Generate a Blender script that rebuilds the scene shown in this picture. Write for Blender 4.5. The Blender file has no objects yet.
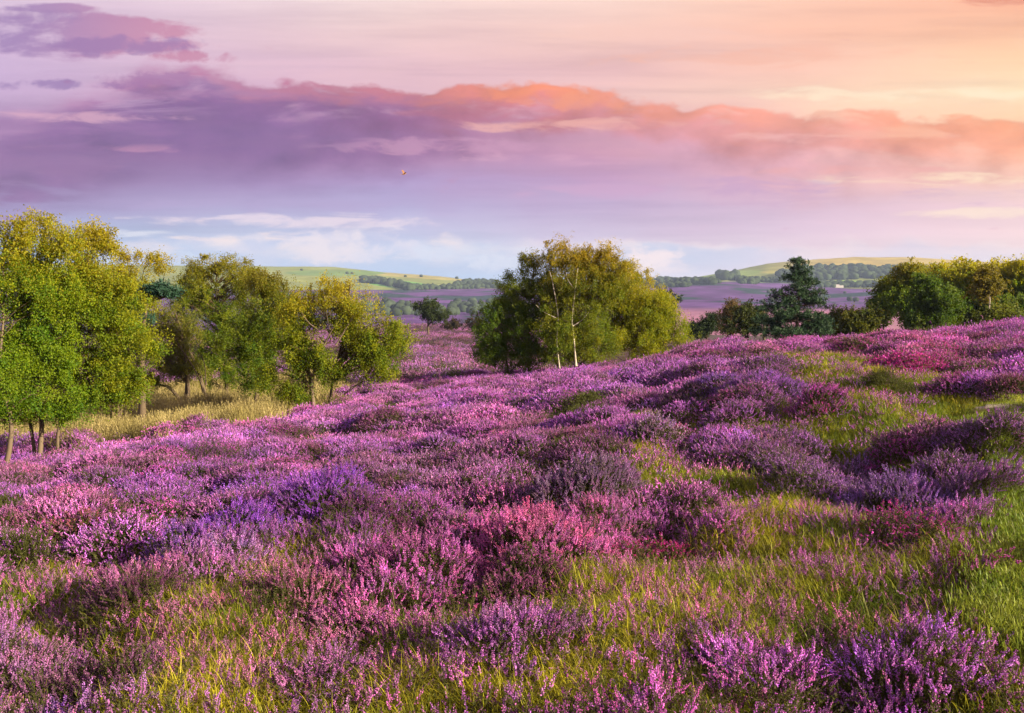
import bpy, math, random
import numpy as np
PI = math.pi
R = math.radians
rng = np.random.default_rng(7)
random.seed(7)
S = bpy.context.scene
COL = S.collection

# ------------------------------------------------------------------ camera frame
F = 887.0; CX = 512.0; CY = 356.5; HOR = 303.0; EYE = 1.75
PITCH = math.atan((CY - HOR) / F)
cP, sP = math.cos(PITCH), math.sin(PITCH)

def ray(px, py):
    """unit-depth world direction (x, y=1, z) of a picture point"""
    a = (px - CX) / F; b = -(py - CY) / F
    y = cP + b * sP; z = -sP + b * cP
    return a / y, z / y

def at(px, py, Y):
    a, c = ray(px, py)
    return np.array([a * Y, Y, EYE + c * Y])

def project(x, y, z):
    y = np.maximum(y, 0.05)
    dz = z - EYE
    dep = np.maximum(y * cP - dz * sP, 0.05)
    up = y * sP + dz * cP
    return CX + F * x / dep, CY - F * up / dep

# ------------------------------------------------------------------ noise
_perm = rng.permutation(512)
_grad = rng.normal(size=(512, 2)); _grad /= np.linalg.norm(_grad, axis=1)[:, None]
def noise(x, y):
    x = np.asarray(x, float); y = np.asarray(y, float)
    xi = np.floor(x).astype(int); yi = np.floor(y).astype(int)
    fx = x - xi; fy = y - yi
    u = fx ** 3 * (fx * (6 * fx - 15) + 10); v = fy ** 3 * (fy * (6 * fy - 15) + 10)
    def g(i, j, dx, dy):
        k = _perm[(_perm[(xi + i) & 511] + yi + j) & 511]
        return _grad[k, 0] * dx + _grad[k, 1] * dy
    a = g(0, 0, fx, fy); b = g(1, 0, fx - 1, fy); c = g(0, 1, fx, fy - 1); d = g(1, 1, fx - 1, fy - 1)
    return 1.5 * ((a + (b - a) * u) + ((c + (d - c) * u) - (a + (b - a) * u)) * v)
def fbm(x, y, n=4):
    s = 0; a = 1.0; t = 0
    for i in range(n):
        s = s + a * noise(x * 2 ** i + 17.3 * i, y * 2 ** i - 9.1 * i); t += a; a *= .5
    return s / t
def sstep(a, b, x):
    t = np.clip((x - a) / (b - a), 0, 1)
    return t * t * (3 - 2 * t)

# ------------------------------------------------------------------ the lie of the land
RR = [.5, 2, 4, 6, 8, 12, 16, 20, 24, 28, 32, 40, 60, 120, 200, 300, 700]
TAB = {
 0:    [0, 0, 0, -.10, -.25, -.60, -1.0, -1.4, -2.1, -2.6, -3.0, -3.6, -4.5, -5.5, -7, -9, -20],
 150:  [0, 0, 0, -.10, -.20, -.50, -.85, -1.2, -1.65, -2.1, -2.5, -2.9, -3.9, -5.5, -7, -9, -20],
 300:  [0, 0, 0, -.08, -.18, -.42, -.75, -1.08, -1.4, -1.65, -2.0, -2.5, -3.3, -4.3, -5.4, -7, -20],
 430:  [0, 0, 0, -.08, -.18, -.40, -.65, -.85, -1.05, -1.25, -1.5, -1.75, -2.1, -2.7, -3.5, -5, -20],
 520:  [0, 0, 0, -.06, -.15, -.38, -.58, -.65, -.65, -.70, -1.0, -1.45, -2.2, -3.3, -4.4, -6, -20],
 600:  [0, 0, 0, -.05, -.12, -.30, -.40, -.40, -.30, -.24, -.50, -1.2, -2.2, -4, -6, -9, -22],
 690:  [0, 0, 0, -.04, -.10, -.22, -.26, -.15, .12, .28, .05, -.5, -1.8, -4, -7, -10, -22],
 760:  [0, 0, 0, -.04, -.08, -.14, -.14, .06, .32, .45, .30, 0, -1.2, -4, -7, -10, -22],
 850:  [0, 0, 0, -.03, -.05, -.06, -.02, .18, .50, .64, .60, .3, -.5, -4, -7, -10, -22],
 950:  [0, 0, 0, 0, -.02, 0, .12, .30, .60, .90, 1.0, .75, .2, -3, -7, -10, -22],
 1024: [0, 0, 0, 0, 0, .02, .22, .45, .75, 1.0, 1.12, .9, .4, -3, -7, -10, -22],
}
_L = np.linspace(math.log(.5), math.log(700), 500)
_cols = sorted(TAB)
_az = np.array([math.atan((c - CX) / F) for c in _cols])
_dense = []
for c in _cols:
    v = np.interp(_L, np.log(RR), TAB[c])
    k = np.ones(17) / 17
    for _ in range(2):
        v = np.convolve(np.pad(v, 8, mode='edge'), k, 'valid')
    _dense.append(v)
_dense = np.array(_dense)
_az = np.concatenate([[_az[0] - .25], _az, [_az[-1] + .25]])
_dense = np.concatenate([_dense[:1], _dense, _dense[-1:]])
def land(x, y):
    """height of the plants' tops, before hummocks"""
    x = np.asarray(x, float); y = np.asarray(y, float)
    az = np.arctan2(x, y); r = np.hypot(x, y)
    a = np.clip(az, _az[0], _az[-1] - 1e-6)
    i = np.clip(np.searchsorted(_az, a, side='right') - 1, 0, len(_az) - 2)
    t = (a - _az[i]) / (_az[i + 1] - _az[i]); 
    li = np.clip((np.log(np.maximum(r, .5)) - _L[0]) / (_L[1] - _L[0]), 0, 498.999)
    j = li.astype(int); fj = li - j
    def col(k):
        k = np.clip(k, 0, len(_az) - 1)
        return _dense[k, j] * (1 - fj) + _dense[k, j + 1] * fj
    p0, p1, p2, p3 = col(i - 1), col(i), col(i + 1), col(i + 2)
    z = p1 + .5 * t * ((p2 - p0) + t * (2 * p0 - 5 * p1 + 4 * p2 - p3 + t * (3 * (p1 - p2) + p3 - p0)))
    back = -.02 * r - .4 * np.clip(r / 40, 0, 1)
    back = np.maximum(back, -20)
    w = sstep(R(52), R(115), np.abs(az))
    return z * (1 - w) + back * w

# grass share of the cover: picture blobs (px, py, rx, ry, value) read on the land
GR = [(872, 390, 84, 32, 2.4), (840, 374, 50, 18, 1.8), (945, 415, 50, 24, 1.6), (960, 450, 40, 20, .9), (960, 405, 60, 22, 1.5), (1010, 420, 70, 30, 1.8), (1030, 590, 95, 75, 1.7),
      (1040, 500, 60, 40, 1.1), (985, 620, 70, 34, 1.0), (930, 590, 50, 30, .7), (800, 575, 150, 34, .75), (660, 590, 90, 34, .6),
      (610, 490, 45, 24, .6), (640, 470, 30, 20, .6), (760, 505, 60, 22, .55), (700, 425, 90, 16, .8), (770, 415, 60, 14, .9), (640, 405, 60, 12, .6), (560, 455, 70, 12, .6), (740, 480, 70, 14, .9), (800, 510, 70, 16, .9), (820, 405, 60, 14, .8), (680, 560, 90, 20, .6), (430, 590, 60, 14, .4),
      (250, 535, 60, 22, .5), (330, 505, 60, 22, .5), (90, 570, 60, 20, .3), (230, 600, 90, 34, .4), (470, 640, 110, 36, .65),
      (600, 650, 90, 40, .6), (330, 690, 120, 26, .45), (120, 690, 90, 26, .5), (200, 660, 80, 30, .45), (730, 670, 90, 30, .5),
      (830, 520, 60, 16, .5), (460, 440, 50, 10, .2), (890, 440, 60, 12, .35), (960, 440, 50, 18, .6)]
HE = [(520, 520, 70, 24), (900, 470, 75, 26), (300, 490, 90, 22), (820, 440, 60, 18), (850, 690, 120, 24), (60, 640, 50, 50), (270, 690, 60, 18), (870, 395, 30, 8),(650,505,40,16),(905,510,50,14)]
def covers(x, y, z):
    px, py = project(x, y, z)
    g = .17 + .25 * sstep(420, 580, py) + .40 * fbm(x * .55, y * .55, 3) + .30 * fbm(x * 1.5 + 3, y * 1.5, 2) * sstep(16, 8, np.hypot(x, y))
    for (a, b, rx, ry, v) in GR:
        g = g + v * np.exp(-(((px - a) / rx) ** 2 + ((py - b) / ry) ** 2))
    for (a, b, rx, ry) in HE:
        g = g - .55 * np.exp(-(((px - a) / rx) ** 2 + ((py - b) / ry) ** 2))
    r = np.hypot(x, y)
    g = np.where(r > 34, .05, g)
    # pale dry grass of the hollow under the left trees
    edge = np.interp(px, [-200, 0, 60, 130, 170, 215, 260, 300, 340, 370, 420], [448, 449, 447, 441, 432, 426, 418, 411, 404, 396, 380])
    edge = edge + 5 * noise(px * .04, 3.3) 
    dry = sstep(3, -3, py - edge) * sstep(365, 340, px + 12 * noise(py * .1, 9)) * sstep(15, 17, r) * sstep(75, 60, r)
    turf = np.exp(-(((px - 1062) / 100) ** 2 + ((py - 600) / 75) ** 2)) * 1.7 + np.exp(-(((px - 1012) / 56) ** 2 + ((py - 418) / 24) ** 2)) * 2.0 + np.exp(-(((px - 1046) / 58) ** 2 + ((py - 490) / 60) ** 2)) * 1.3
    return np.clip(g, 0, 1), np.clip(dry, 0, 1), np.clip(sstep(.55, .95, turf + .75 * fbm(x * 1.2, y * 1.2, 3) - .08), 0, 1)

def ground_z(x, y):
    x = np.asarray(x, float); y = np.asarray(y, float)
    r = np.hypot(x, y)
    t = land(x, y)
    g, dry, turf = covers(x, y, t)
    hum = .31 * fbm(x * .38 + 4, y * .38, 2) + .05 * noise(x * 1.1, y * 1.1) + .20 * noise(x * .21 + 9, y * .17 + 2) * sstep(6, 10, r)
    hum = hum * sstep(3, 7, r) * (1 - .8 * turf)
    bpx, bpy_ = project(x, y, t)
    for (a, b, rx, ry, hh) in ((868, 388, 56, 20, .42), (842, 378, 34, 14, .18), (650, 455, 40, 22, .18), (600, 480, 50, 24, .20), (530, 512, 70, 22, .22), (715, 385, 60, 22, .25), (900, 478, 62, 26, .16), (300, 490, 80, 20, .22)):
        hum = hum + hh * np.exp(-(((bpx - a) / rx) ** 2 + ((bpy_ - b) / ry) ** 2)) * (y > 1)
    for (a, b, rx, ry, hh) in ((860, 440, 70, 14, .18), (930, 425, 40, 12, .14)):
        hum = hum - hh * np.exp(-(((bpx - a) / rx) ** 2 + ((bpy_ - b) / ry) ** 2)) * (y > 1)
    drop = (.54 + .25 * sstep(40, 60, r)) * (1 - np.maximum(g * .6, np.maximum(dry, turf)))
    return t + hum - drop - .02
def gz(x, y):
    return float(ground_z(np.array([x]), np.array([y]))[0])
def on_ground(px, py, far=320):
    """where the sight line through a picture point meets the land's tops"""
    a, c = ray(px, py)
    Y = np.exp(np.linspace(math.log(2.5), math.log(far), 3000))
    d = EYE + c * Y - land(a * Y, Y)
    k = np.argmax(d < 0) if (d < 0).any() else len(Y) - 1
    return a * Y[k], Y[k]

# ------------------------------------------------------------------ mesh helpers
def mesh_np(name, V, faces, mats, mat_idx=None, attrs=None, smooth=False):
    """faces: list of int arrays (n,k)"""
    me = bpy.data.meshes.new(name)
    V = np.ascontiguousarray(V, np.float32)
    me.vertices.add(len(V)); me.vertices.foreach_set('co', V.ravel())
    faces = [np.asarray(f, np.int32) for f in faces if len(f)]
    tot = np.concatenate([np.full(len(f), f.shape[1], np.int32) for f in faces])
    loops = np.concatenate([f.ravel() for f in faces])
    me.loops.add(len(loops)); me.loops.foreach_set('vertex_index', loops)
    st = np.concatenate([[0], np.cumsum(tot)[:-1]]).astype(np.int32)
    me.polygons.add(len(tot)); me.polygons.foreach_set('loop_start', st)
    try: me.polygons.foreach_set('loop_total', tot)
    except Exception: pass
    if mat_idx is not None: me.polygons.foreach_set('material_index', np.asarray(mat_idx, np.int32))
    me.polygons.foreach_set('use_smooth', np.full(len(tot), bool(smooth)))
    for m in mats: me.materials.append(m)
    for k, a in (attrs or {}).items():
        a = np.asarray(a, np.float32)
        if a.ndim == 1:
            at_ = me.attributes.new(k, 'FLOAT', 'POINT'); at_.data.foreach_set('value', a)
        elif a.shape[1] == 3:
            at_ = me.attributes.new(k, 'FLOAT_VECTOR', 'POINT'); at_.data.foreach_set('vector', np.ascontiguousarray(a).ravel())
        else:
            at_ = me.attributes.new(k, 'FLOAT_COLOR', 'POINT'); at_.data.foreach_set('color', np.ascontiguousarray(a).ravel())
    me.update(calc_edges=True); me.validate()
    return me
def link(name, data, parent=None, loc=None):
    o = bpy.data.objects.new(name, data); COL.objects.link(o)
    if loc is not None: o.location = loc
    if parent is not None: o.parent = parent
    return o
def tag(o, label=None, cat=None, group=None, kind=None):
    for k, v in (('label', label), ('category', cat), ('group', group), ('kind', kind)):
        if v: o[k] = v
    return o
class MB:
    def __init__(s): s.V = []; s.Fs = {3: [], 4: []}; s.n = 0; s.A = []
    def add(s, V, F, a=None):
        V = np.asarray(V, float); F = np.asarray(F, int)
        s.V.append(V); s.Fs[F.shape[1]].append(F + s.n); s.n += len(V)
        s.A.append(np.zeros((len(V), 4)) if a is None else np.broadcast_to(np.asarray(a, float), (len(V), 4)))
    def tube(s, P, rad, sides=6, a=None, cap=True):
        P = np.asarray(P, float); n = len(P); rad = np.broadcast_to(rad, (n,))
        T = np.gradient(P, axis=0); T /= np.linalg.norm(T, axis=1)[:, None] + 1e-9
        ref = np.array([0.37, .91, .17]) if abs(T[0] @ np.array([.37, .91, .17])) < .9 else np.array([1., 0, 0])
        U = np.cross(T, ref); U /= np.linalg.norm(U, axis=1)[:, None] + 1e-9
        W = np.cross(T, U)
        th = np.arange(sides) * 2 * PI / sides
        V = P[:, None] + rad[:, None, None] * (np.cos(th)[None, :, None] * U[:, None] + np.sin(th)[None, :, None] * W[:, None])
        idx = np.arange(n * sides).reshape(n, sides)
        A = idx[:-1]; B = idx[1:]
        Fq = np.stack([A, np.roll(A, -1, 1), np.roll(B, -1, 1), B], -1).reshape(-1, 4)
        s.add(V.reshape(-1, 3), Fq, a)
    def data(s):
        return np.concatenate(s.V), [np.concatenate(f) for f in s.Fs.values() if f], np.concatenate(s.A)
    def mesh(s, name, mats, smooth=False, attr='col'):
        V, Fc, A = s.data()
        return mesh_np(name, V, Fc, mats, attrs={attr: A}, smooth=smooth)

# ------------------------------------------------------------------ node helpers
def mat(name):
    m = bpy.data.materials.new(name); m.use_nodes = True
    nt = m.node_tree; nt.nodes.clear()
    out = nt.nodes.new('ShaderNodeOutputMaterial')
    return m, nt, out
class G:
    """tiny expression layer over a node tree"""
    def __init__(s, nt): s.nt = nt
    def n(s, t, **kw):
        x = s.nt.nodes.new(t)
        for k, v in kw.items(): setattr(x, k, v)
        return x
    def put(s, sock, v):
        if isinstance(v, bpy.types.NodeSocket): s.nt.links.new(v, sock)
        elif v is not None:
            if hasattr(sock.default_value, '__len__') and isinstance(v, (tuple, list)) and len(v) == 3 and len(sock.default_value) == 4: v = (*v, 1)
            sock.default_value = v
    def m(s, op, a, b=None, c=None, clamp=False):
        x = s.n('ShaderNodeMath', operation=op, use_clamp=clamp)
        for i, v in enumerate((a, b, c)): s.put(x.inputs[i], v) if v is not None else None
        return x.outputs[0]
    def add(s, a, b): return s.m('ADD', a, b)
    def sub(s, a, b): return s.m('SUBTRACT', a, b)
    def mul(s, a, b): return s.m('MULTIPLY', a, b)
    def ss(s, x, a, b, lo=0., hi=1., smooth=True):
        q = s.n('ShaderNodeMapRange', interpolation_type='SMOOTHSTEP' if smooth else 'LINEAR')
        q.clamp = True
        for i, v in enumerate((x, a, b, lo, hi)): s.put(q.inputs[i], v)
        return q.outputs[0]
    def mix(s, f, a, b, blend='MIX'):
        q = s.n('ShaderNodeMix', data_type='RGBA', blend_type=blend)
        s.put(q.inputs[0], f); s.put(q.inputs[6], a); s.put(q.inputs[7], b)
        return q.outputs[2]
    def noise(s, vec, scale, detail=4., rough=.55, dist=0.):
        q = s.n('ShaderNodeTexNoise')
        if vec is not None: s.put(q.inputs['Vector'], vec)
        q.inputs['Scale'].default_value = scale; q.inputs['Detail'].default_value = detail
        q.inputs['Roughness'].default_value = rough; q.inputs['Distortion'].default_value = dist
        return q.outputs[0]
    def comb(s, x, y, z=0.):
        q = s.n('ShaderNodeCombineXYZ')
        for i, v in enumerate((x, y, z)): s.put(q.inputs[i], v)
        return q.outputs[0]
    def attr(s, name, typ='GEOMETRY', out='Color'):
        q = s.n('ShaderNodeAttribute', attribute_type=typ, attribute_name=name)
        return q.outputs[out]
    def ramp(s, f, stops, interp='LINEAR'):
        q = s.n('ShaderNodeValToRGB'); cr = q.color_ramp; cr.interpolation = interp
        stops = sorted(stops)
        while len(cr.elements) < len(stops): cr.elements.new(.5)
        for e, (p, c) in zip(cr.elements, stops):
            e.position = p; e.color = (*c, 1)
        s.put(q.inputs[0], f)
        return q.outputs[0]
def lin(c):
    return tuple(((v / 255) / 12.92 if v / 255 < .04045 else ((v / 255 + .055) / 1.055) ** 2.4) for v in c)

def leafy(name, typ='GEOMETRY', transl=.35, rough=.55, stem=(.05, .045, .015)):
    """plant surface: colour comes from the plant ('col'), 'col2' alpha tells bloom from stem"""
    m, nt, out = mat(name); g = G(nt)
    if typ == 'GEOMETRY':
        c = g.attr('col')
    else:
        c = g.attr('col', 'INSTANCER'); 
        t = g.attr('tint'); ta = g.n('ShaderNodeSeparateColor'); nt.links.new(t, ta.inputs[0])
        c = g.mix(1.0, c, g.comb(ta.outputs[0], ta.outputs[0], ta.outputs[0]), 'MULTIPLY')
        c = g.mix(ta.outputs[1], stem, c)
    p = g.n('ShaderNodeBsdfPrincipled'); g.put(p.inputs['Base Color'], c); p.inputs['Roughness'].default_value = rough
    p.inputs['Specular IOR Level'].default_value = .25
    t = g.n('ShaderNodeBsdfTranslucent'); g.put(t.inputs[0], c)
    x = g.n('ShaderNodeMixShader'); x.inputs[0].default_value = transl
    nt.links.new(p.outputs[0], x.inputs[1]); nt.links.new(t.outputs[0], x.inputs[2]); nt.links.new(x.outputs[0], out.inputs[0])
    return m
M_LEAF = leafy('tree_leaf', transl=.55, rough=.6)
M_NEEDLE = leafy('pine_needle', transl=.15, rough=.6)
M_HEATH = leafy('heather_bush', transl=.42, rough=.7)
M_HEATH_I = leafy('heather_cover', 'INSTANCER', transl=.42, rough=.7, stem=(.085, .095, .022))
M_GRASS_I = leafy('grass_blade', 'INSTANCER', transl=.4, rough=.5, stem=(.12, .10, .03))

def bark(name, base, dark, amount):
    m, nt, out = mat(name); g = G(nt)
    geo = g.n('ShaderNodeNewGeometry'); tc = g.n('ShaderNodeTexCoord')
    sx = g.n('ShaderNodeSeparateXYZ'); nt.links.new(tc.outputs['Object'], sx.inputs[0])
    v = g.comb(g.mul(sx.outputs[0], 6.), g.mul(sx.outputs[1], 6.), g.mul(sx.outputs[2], 14.))
    n1 = g.noise(v, 1., 5, .65); n2 = g.noise(tc.outputs['Object'], 2.2, 3, .6)
    f = g.ss(g.add(n1, g.mul(n2, .5)), 1.06 - amount * .45, .92 - amount * .45 + .2)
    c = g.mix(f, base, dark)
    tw = g.n('ShaderNodeSeparateColor'); nt.links.new(g.attr('col'), tw.inputs[0]); c = g.mix(tw.outputs[0], c, (.085, .055, .03))
    p = g.n('ShaderNodeBsdfPrincipled'); g.put(p.inputs['Base Color'], c); p.inputs['Roughness'].default_value = .85
    nt.links.new(p.outputs[0], out.inputs[0]); return m
M_BIRCH = bark('birch_bark', (.12, .088, .055), (.06, .045, .03), .55)
M_WHITE = bark('white_birch_bark', (.42, .37, .30), (.10, .08, .06), .25)
M_BARK = bark('brown_bark', (.085, .06, .035), (.04, .03, .02), .5)

# ------------------------------------------------------------------ ground
def polar(azs, rs, zf):
    A, Rr = np.meshgrid(azs, rs, indexing='ij')
    X = np.sin(A) * Rr; Y = np.cos(A) * Rr
    Z = zf(X.ravel(), Y.ravel()).reshape(X.shape)
    n, k = X.shape
    idx = np.arange(n * k).reshape(n, k)
    B = np.roll(idx, -1, 0)
    Fq = np.stack([idx[:, :-1], idx[:, 1:], B[:, 1:], B[:, :-1]], -1).reshape(-1, 4)[:, ::-1]
    return np.stack([X, Y, Z], -1).reshape(-1, 3), Fq
azs = np.concatenate([np.arange(-42, 42, .16), np.arange(42, 318, 3.0)]) * PI / 180
rs = np.concatenate([[.02], np.exp(np.linspace(math.log(.5), math.log(700), 430))])
V, Fq = polar(azs, rs, ground_z)
g_, d_, t_ = covers(V[:, 0], V[:, 1], land(V[:, 0], V[:, 1]))
px_, py_ = project(V[:, 0], V[:, 1], V[:, 2])
sand = np.exp(-(((px_ - 985) / 27) ** 2 + ((py_ - 403.5) / 3) ** 2)) * 1.5 * (V[:, 1] > 2) + .5 * np.exp(-(((px_ - 1015) / 45) ** 2 + ((py_ - 408) / 6) ** 2)) * (V[:, 1] > 2)
zone = np.stack([np.maximum(g_ * .8, t_), d_, np.clip(sand, 0, 1), np.ones(len(V))], -1)
m, nt, out = mat('heath_soil'); g = G(nt)
z = g.attr('zone'); sp = g.n('ShaderNodeSeparateColor'); nt.links.new(z, sp.inputs[0])
tc = g.n('ShaderNodeTexCoord'); P = tc.outputs['Object']
n1 = g.noise(P, 3., 6, .65); n2 = g.noise(P, 22., 4, .6); n3 = g.noise(P, .35, 3, .5)
soil = g.mix(g.ss(n1, .35, .65), (.035, .036, .010), (.085, .070, .022))
heathc = g.mix(g.ss(n2, .4, .6), (.075, .030, .055), (.040, .034, .018))
soil = g.mix(g.ss(n3, .3, .6), soil, heathc)
gcol = g.mix(g.ss(n1, .3, .7), (.10, .14, .012), (.24, .225, .030))
gcol = g.mix(g.mul(g.ss(n2, .45, .7), .5), gcol, (.05, .07, .012))
dry = g.mix(g.ss(n1, .3, .7), (.24, .19, .07), (.40, .32, .14))
sandc = g.mix(g.ss(n2, .3, .7), (.40, .35, .27), (.20, .19, .09))
c = g.mix(g.ss(g.add(sp.outputs[0], g.mul(g.sub(n1, .5), .5)), .3, .7), soil, gcol)
c = g.mix(sp.outputs[1], c, dry); c = g.mix(g.ss(g.add(sp.outputs[2], g.add(g.mul(g.sub(n2, .5), .9), g.mul(g.sub(n1, .5), .9))), .3, .75), c, sandc)
p = g.n('ShaderNodeBsdfPrincipled'); g.put(p.inputs['Base Color'], c); p.inputs['Roughness'].default_value = .95
p.inputs['Specular IOR Level'].default_value = .1
bp = g.n('ShaderNodeBump'); bp.inputs['Strength'].default_value = .6; bp.inputs['Distance'].default_value = .04
nt.links.new(n2, bp.inputs['Height']); nt.links.new(bp.outputs[0], p.inputs['Normal']); nt.links.new(p.outputs[0], out.inputs[0])
tag(link('ground', mesh_np('ground', V, [Fq], [m], attrs={'zone': zone}, smooth=True)), 'rolling heathland ground sloping down to the left and rising to a near crest', 'ground', kind='structure')

# ------------------------------------------------------------------ far hills
RH = [420, 650, 900, 1250, 1650, 1950, 2300, 2700, 3600, 6000]
def hcol(plain, mid, up, ridge):
    z = [-26, -22]
    for rr, py in ((900, plain), (1250, (plain + mid) / 2), (1650, mid), (1950, up), (2300, ridge)):
        z.append(EYE + (HOR - py) / F * rr)
    z += [z[-1] * .95, z[-1] * .6, 0]
    return z
HC = {-300: hcol(318, 291, 280, 262), 0: hcol(318, 291, 280, 269), 160: hcol(318, 291, 280, 268.5), 285: hcol(318, 291, 279, 267.5), 335: hcol(318, 291, 280, 268), 385: hcol(318, 291, 283, 272.5), 440: hcol(318, 291, 285, 277),
      478: hcol(318, 291, 286, 281), 500: hcol(318, 290, 287, 285), 560: hcol(318, 289, 285, 285), 620: hcol(318, 288, 283, 282), 660: hcol(316, 285, 282.5, 280.5), 690: hcol(316, 283.5, 281.5, 279),
      725: hcol(315, 283.5, 278, 273), 765: hcol(315, 287, 277, 265.5), 800: hcol(314, 288, 276, 262.5), 850: hcol(314, 289, 276, 260.5), 910: hcol(314, 289, 276, 261.5), 1024: hcol(314, 289, 278, 270), 1300: hcol(314, 289, 280, 272)}
_hp = sorted(HC); _haz = np.array([math.atan((p - CX) / F) for p in _hp]); _hz = np.array([HC[p] for p in _hp])
def hill_z(x, y):
    az = np.arctan2(x, y); r = np.hypot(x, y)
    lr = np.clip(r, RH[0], RH[-1])
    j = np.clip(np.searchsorted(RH, lr, side='right') - 1, 0, len(RH) - 2)
    RHa = np.array(RH); t = (lr - RHa[j]) / (RHa[j + 1] - RHa[j]); t = t * (.55 + t * (1.35 - .9 * t))
    # mirrored lands behind the viewer
    aa = np.abs(az); a2 = np.where(aa > R(38), np.sign(az) * (R(38) + .2 * np.sin((aa - R(38)) * 2.2) * np.sign(az)), az)
    a2 = np.where(aa > R(38), np.clip(a2, -R(42), R(42)), a2)
    w = np.stack([np.interp(a2, _haz, _hz[:, k]) for k in range(len(RH))], 0)
    k = np.arange(len(np.atleast_1d(x)))
    z = w[j, k] * (1 - t) + w[j + 1, k] * t
    return z + 2.2 * fbm(x * .004, y * .004, 4) * sstep(600, 1000, r) + 1.0*fbm(x * .02, y * .02, 2) * sstep(500, 700, r)
def on_hill(px, py):
    a, c = ray(px, py)
    Y = np.linspace(800, 2600, 2500)
    d = EYE + c * Y - hill_z(a * Y, Y)
    k = np.argmax(d < 0) if (d < 0).any() else None
    return None if k is None else (a * Y[k], Y[k])
azs = np.concatenate([np.arange(-36, 36, .06), np.arange(36, 324, 2.0)]) * PI / 180
rs = np.concatenate([np.linspace(420, 850, 12), np.linspace(870, 2500, 170), np.linspace(2600, 6000, 14)])
V, Fq = polar(azs, rs, hill_z)
px, py = project(V[:, 0], V[:, 1], V[:, 2])
front = V[:, 1] > np.abs(V[:, 0]) * .9
htop = np.interp(px, [0, 360, 420, 470, 520, 640, 690, 730, 780, 850, 910, 1024], [289, 290, 289, 289, 288, 286, 282.5, 281.5, 283, 288.5, 289, 289])
wob = 1.6 * fbm(V[:, 0] * .006, V[:, 1] * .003, 3)
heath = sstep(-.6, .8, py - htop + wob)
base = np.empty((len(V), 4)); base[:, 3] = 1
past = np.array(lin((112, 122, 68)))[None] * (1 + .18 * fbm(V[:, 0] * .01, V[:, 1] * .004, 3))[:, None]
gold = np.array(lin((150, 136, 76)))[None]
topf = sstep(6.5, 2.0, py - np.interp(px, [640, 690, 725, 765, 800, 850, 910, 1024], [281, 280, 274, 267.5, 265, 263.5, 264.5, 268])) * sstep(740, 830, px)
past = past * (1 - topf[:, None]) + gold * topf[:, None]
def field(cx, cy, rx, ry, c, sl=0.):
    global past
    d = ((px - cx) / rx) ** 2 + ((py - cy - sl * (px - cx)) / ry) ** 2
    f = sstep(1.15, .85, d)[:, None]
    past = past * (1 - f) + np.array(lin(c))[None] * f
field(400, 284.5, 34, 4.0, (89, 135, 63), .08); field(430, 276, 70, 3.2, (135, 130, 79), .06); field(335, 273, 50, 3, (96, 120, 67)); field(300, 279, 50, 3, (120, 129, 68))
field(665, 285.2, 15, 1.7, (130, 168, 70)); field(845, 283, 26, 2.6, (120, 160, 66)); field(765, 283.5, 24, 1.6, (110, 150, 70)); field(730, 275, 34, 3.5, (115, 134, 72), -.1); field(800, 270, 40, 2.4, (137, 135, 72), -.06); field(870, 284, 14, 2.2, (120, 165, 66))
pn = fbm(V[:, 0] * .016, V[:, 1] * .009, 4)
hc = np.array(lin((86, 60, 108)))[None] + (pn[:, None] > 0) * 0
hc = hc * (1 + .6 * pn)[:, None]
dk = sstep(.04, .22, fbm(V[:, 0] * .007 + 8, V[:, 1] * .010, 4))[:, None]
hc = hc * (1 - dk) + np.array(lin((44, 58, 62)))[None] * dk
pk = sstep(306, 313, py)[:, None] * sstep(600, 680, px)[:, None] * .7
hc = hc * (1 - pk) + np.array(lin((160, 112, 128)))[None] * pk
base[:, :3] = past * (1 - heath[:, None]) + hc * heath[:, None]
base[:, :3] = np.where(front[:, None], base[:, :3], np.array(lin((120, 110, 84)))[None])
m, nt, out = mat('hill_land'); g = G(nt)
c = g.attr('zone'); tc = g.n('ShaderNodeTexCoord')
n1 = g.noise(tc.outputs['Object'], .02, 5, .6)
c = g.mix(1., c, g.ramp(n1, [(.3, (.72, .72, .72)), (.7, (1.2, 1.2, 1.2))]), 'MULTIPLY')
p = g.n('ShaderNodeBsdfDiffuse'); g.put(p.inputs[0], c); nt.links.new(p.outputs[0], out.inputs[0])
tag(link('hills', mesh_np('hills', V, [Fq], [m], attrs={'zone': np.clip(base, 0, 1)}, smooth=True)), 'distant chalk hills with pale fields above a purple heath plain', 'hills', kind='structure')

# woods on the hills: one mass of crowns
def ico():
    import bmesh
    bm = bmesh.new(); bmesh.ops.create_icosphere(bm, subdivisions=2, radius=1)
    Vv = np.array([v.co[:] for v in bm.verts]); Ff = np.array([[v.index for v in f.verts] for f in bm.faces]); bm.free()
    return Vv, Ff
IV, IF = ico()
wood = MB()
def crown_at(px_, py_, s, sq=.9, c=(.03, .05, .018)):
    q = on_hill(px_, py_)
    if q is None: return
    x, y = q; z = float(hill_z(np.array([x]), np.array([y]))[0])
    nv = 1 + .35 * fbm(IV[:, 0] * 1.9 + x, IV[:, 1] * 1.9 + IV[:, 2] * 1.7 + y, 2)
    V_ = IV * nv[:, None] * np.array([s, s, s * sq]) + np.array([x, y, z + s * .55])
    wood.add(V_, IF, (*(np.array(c) * rng.uniform(.75, 1.3)), 1))
def band(n, f, s0, s1, c=(.03, .045, .022)):
    for _ in range(n):
        a, b = f(); crown_at(a, b, rng.uniform(s0, s1), c=c)
U = rng.uniform
def poly_band(xs, y0, y1):
    def f():
        x = U(xs[0], xs[-1]); return x, U(np.interp(x, xs, y0), np.interp(x, xs, y1))
    return f
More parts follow.
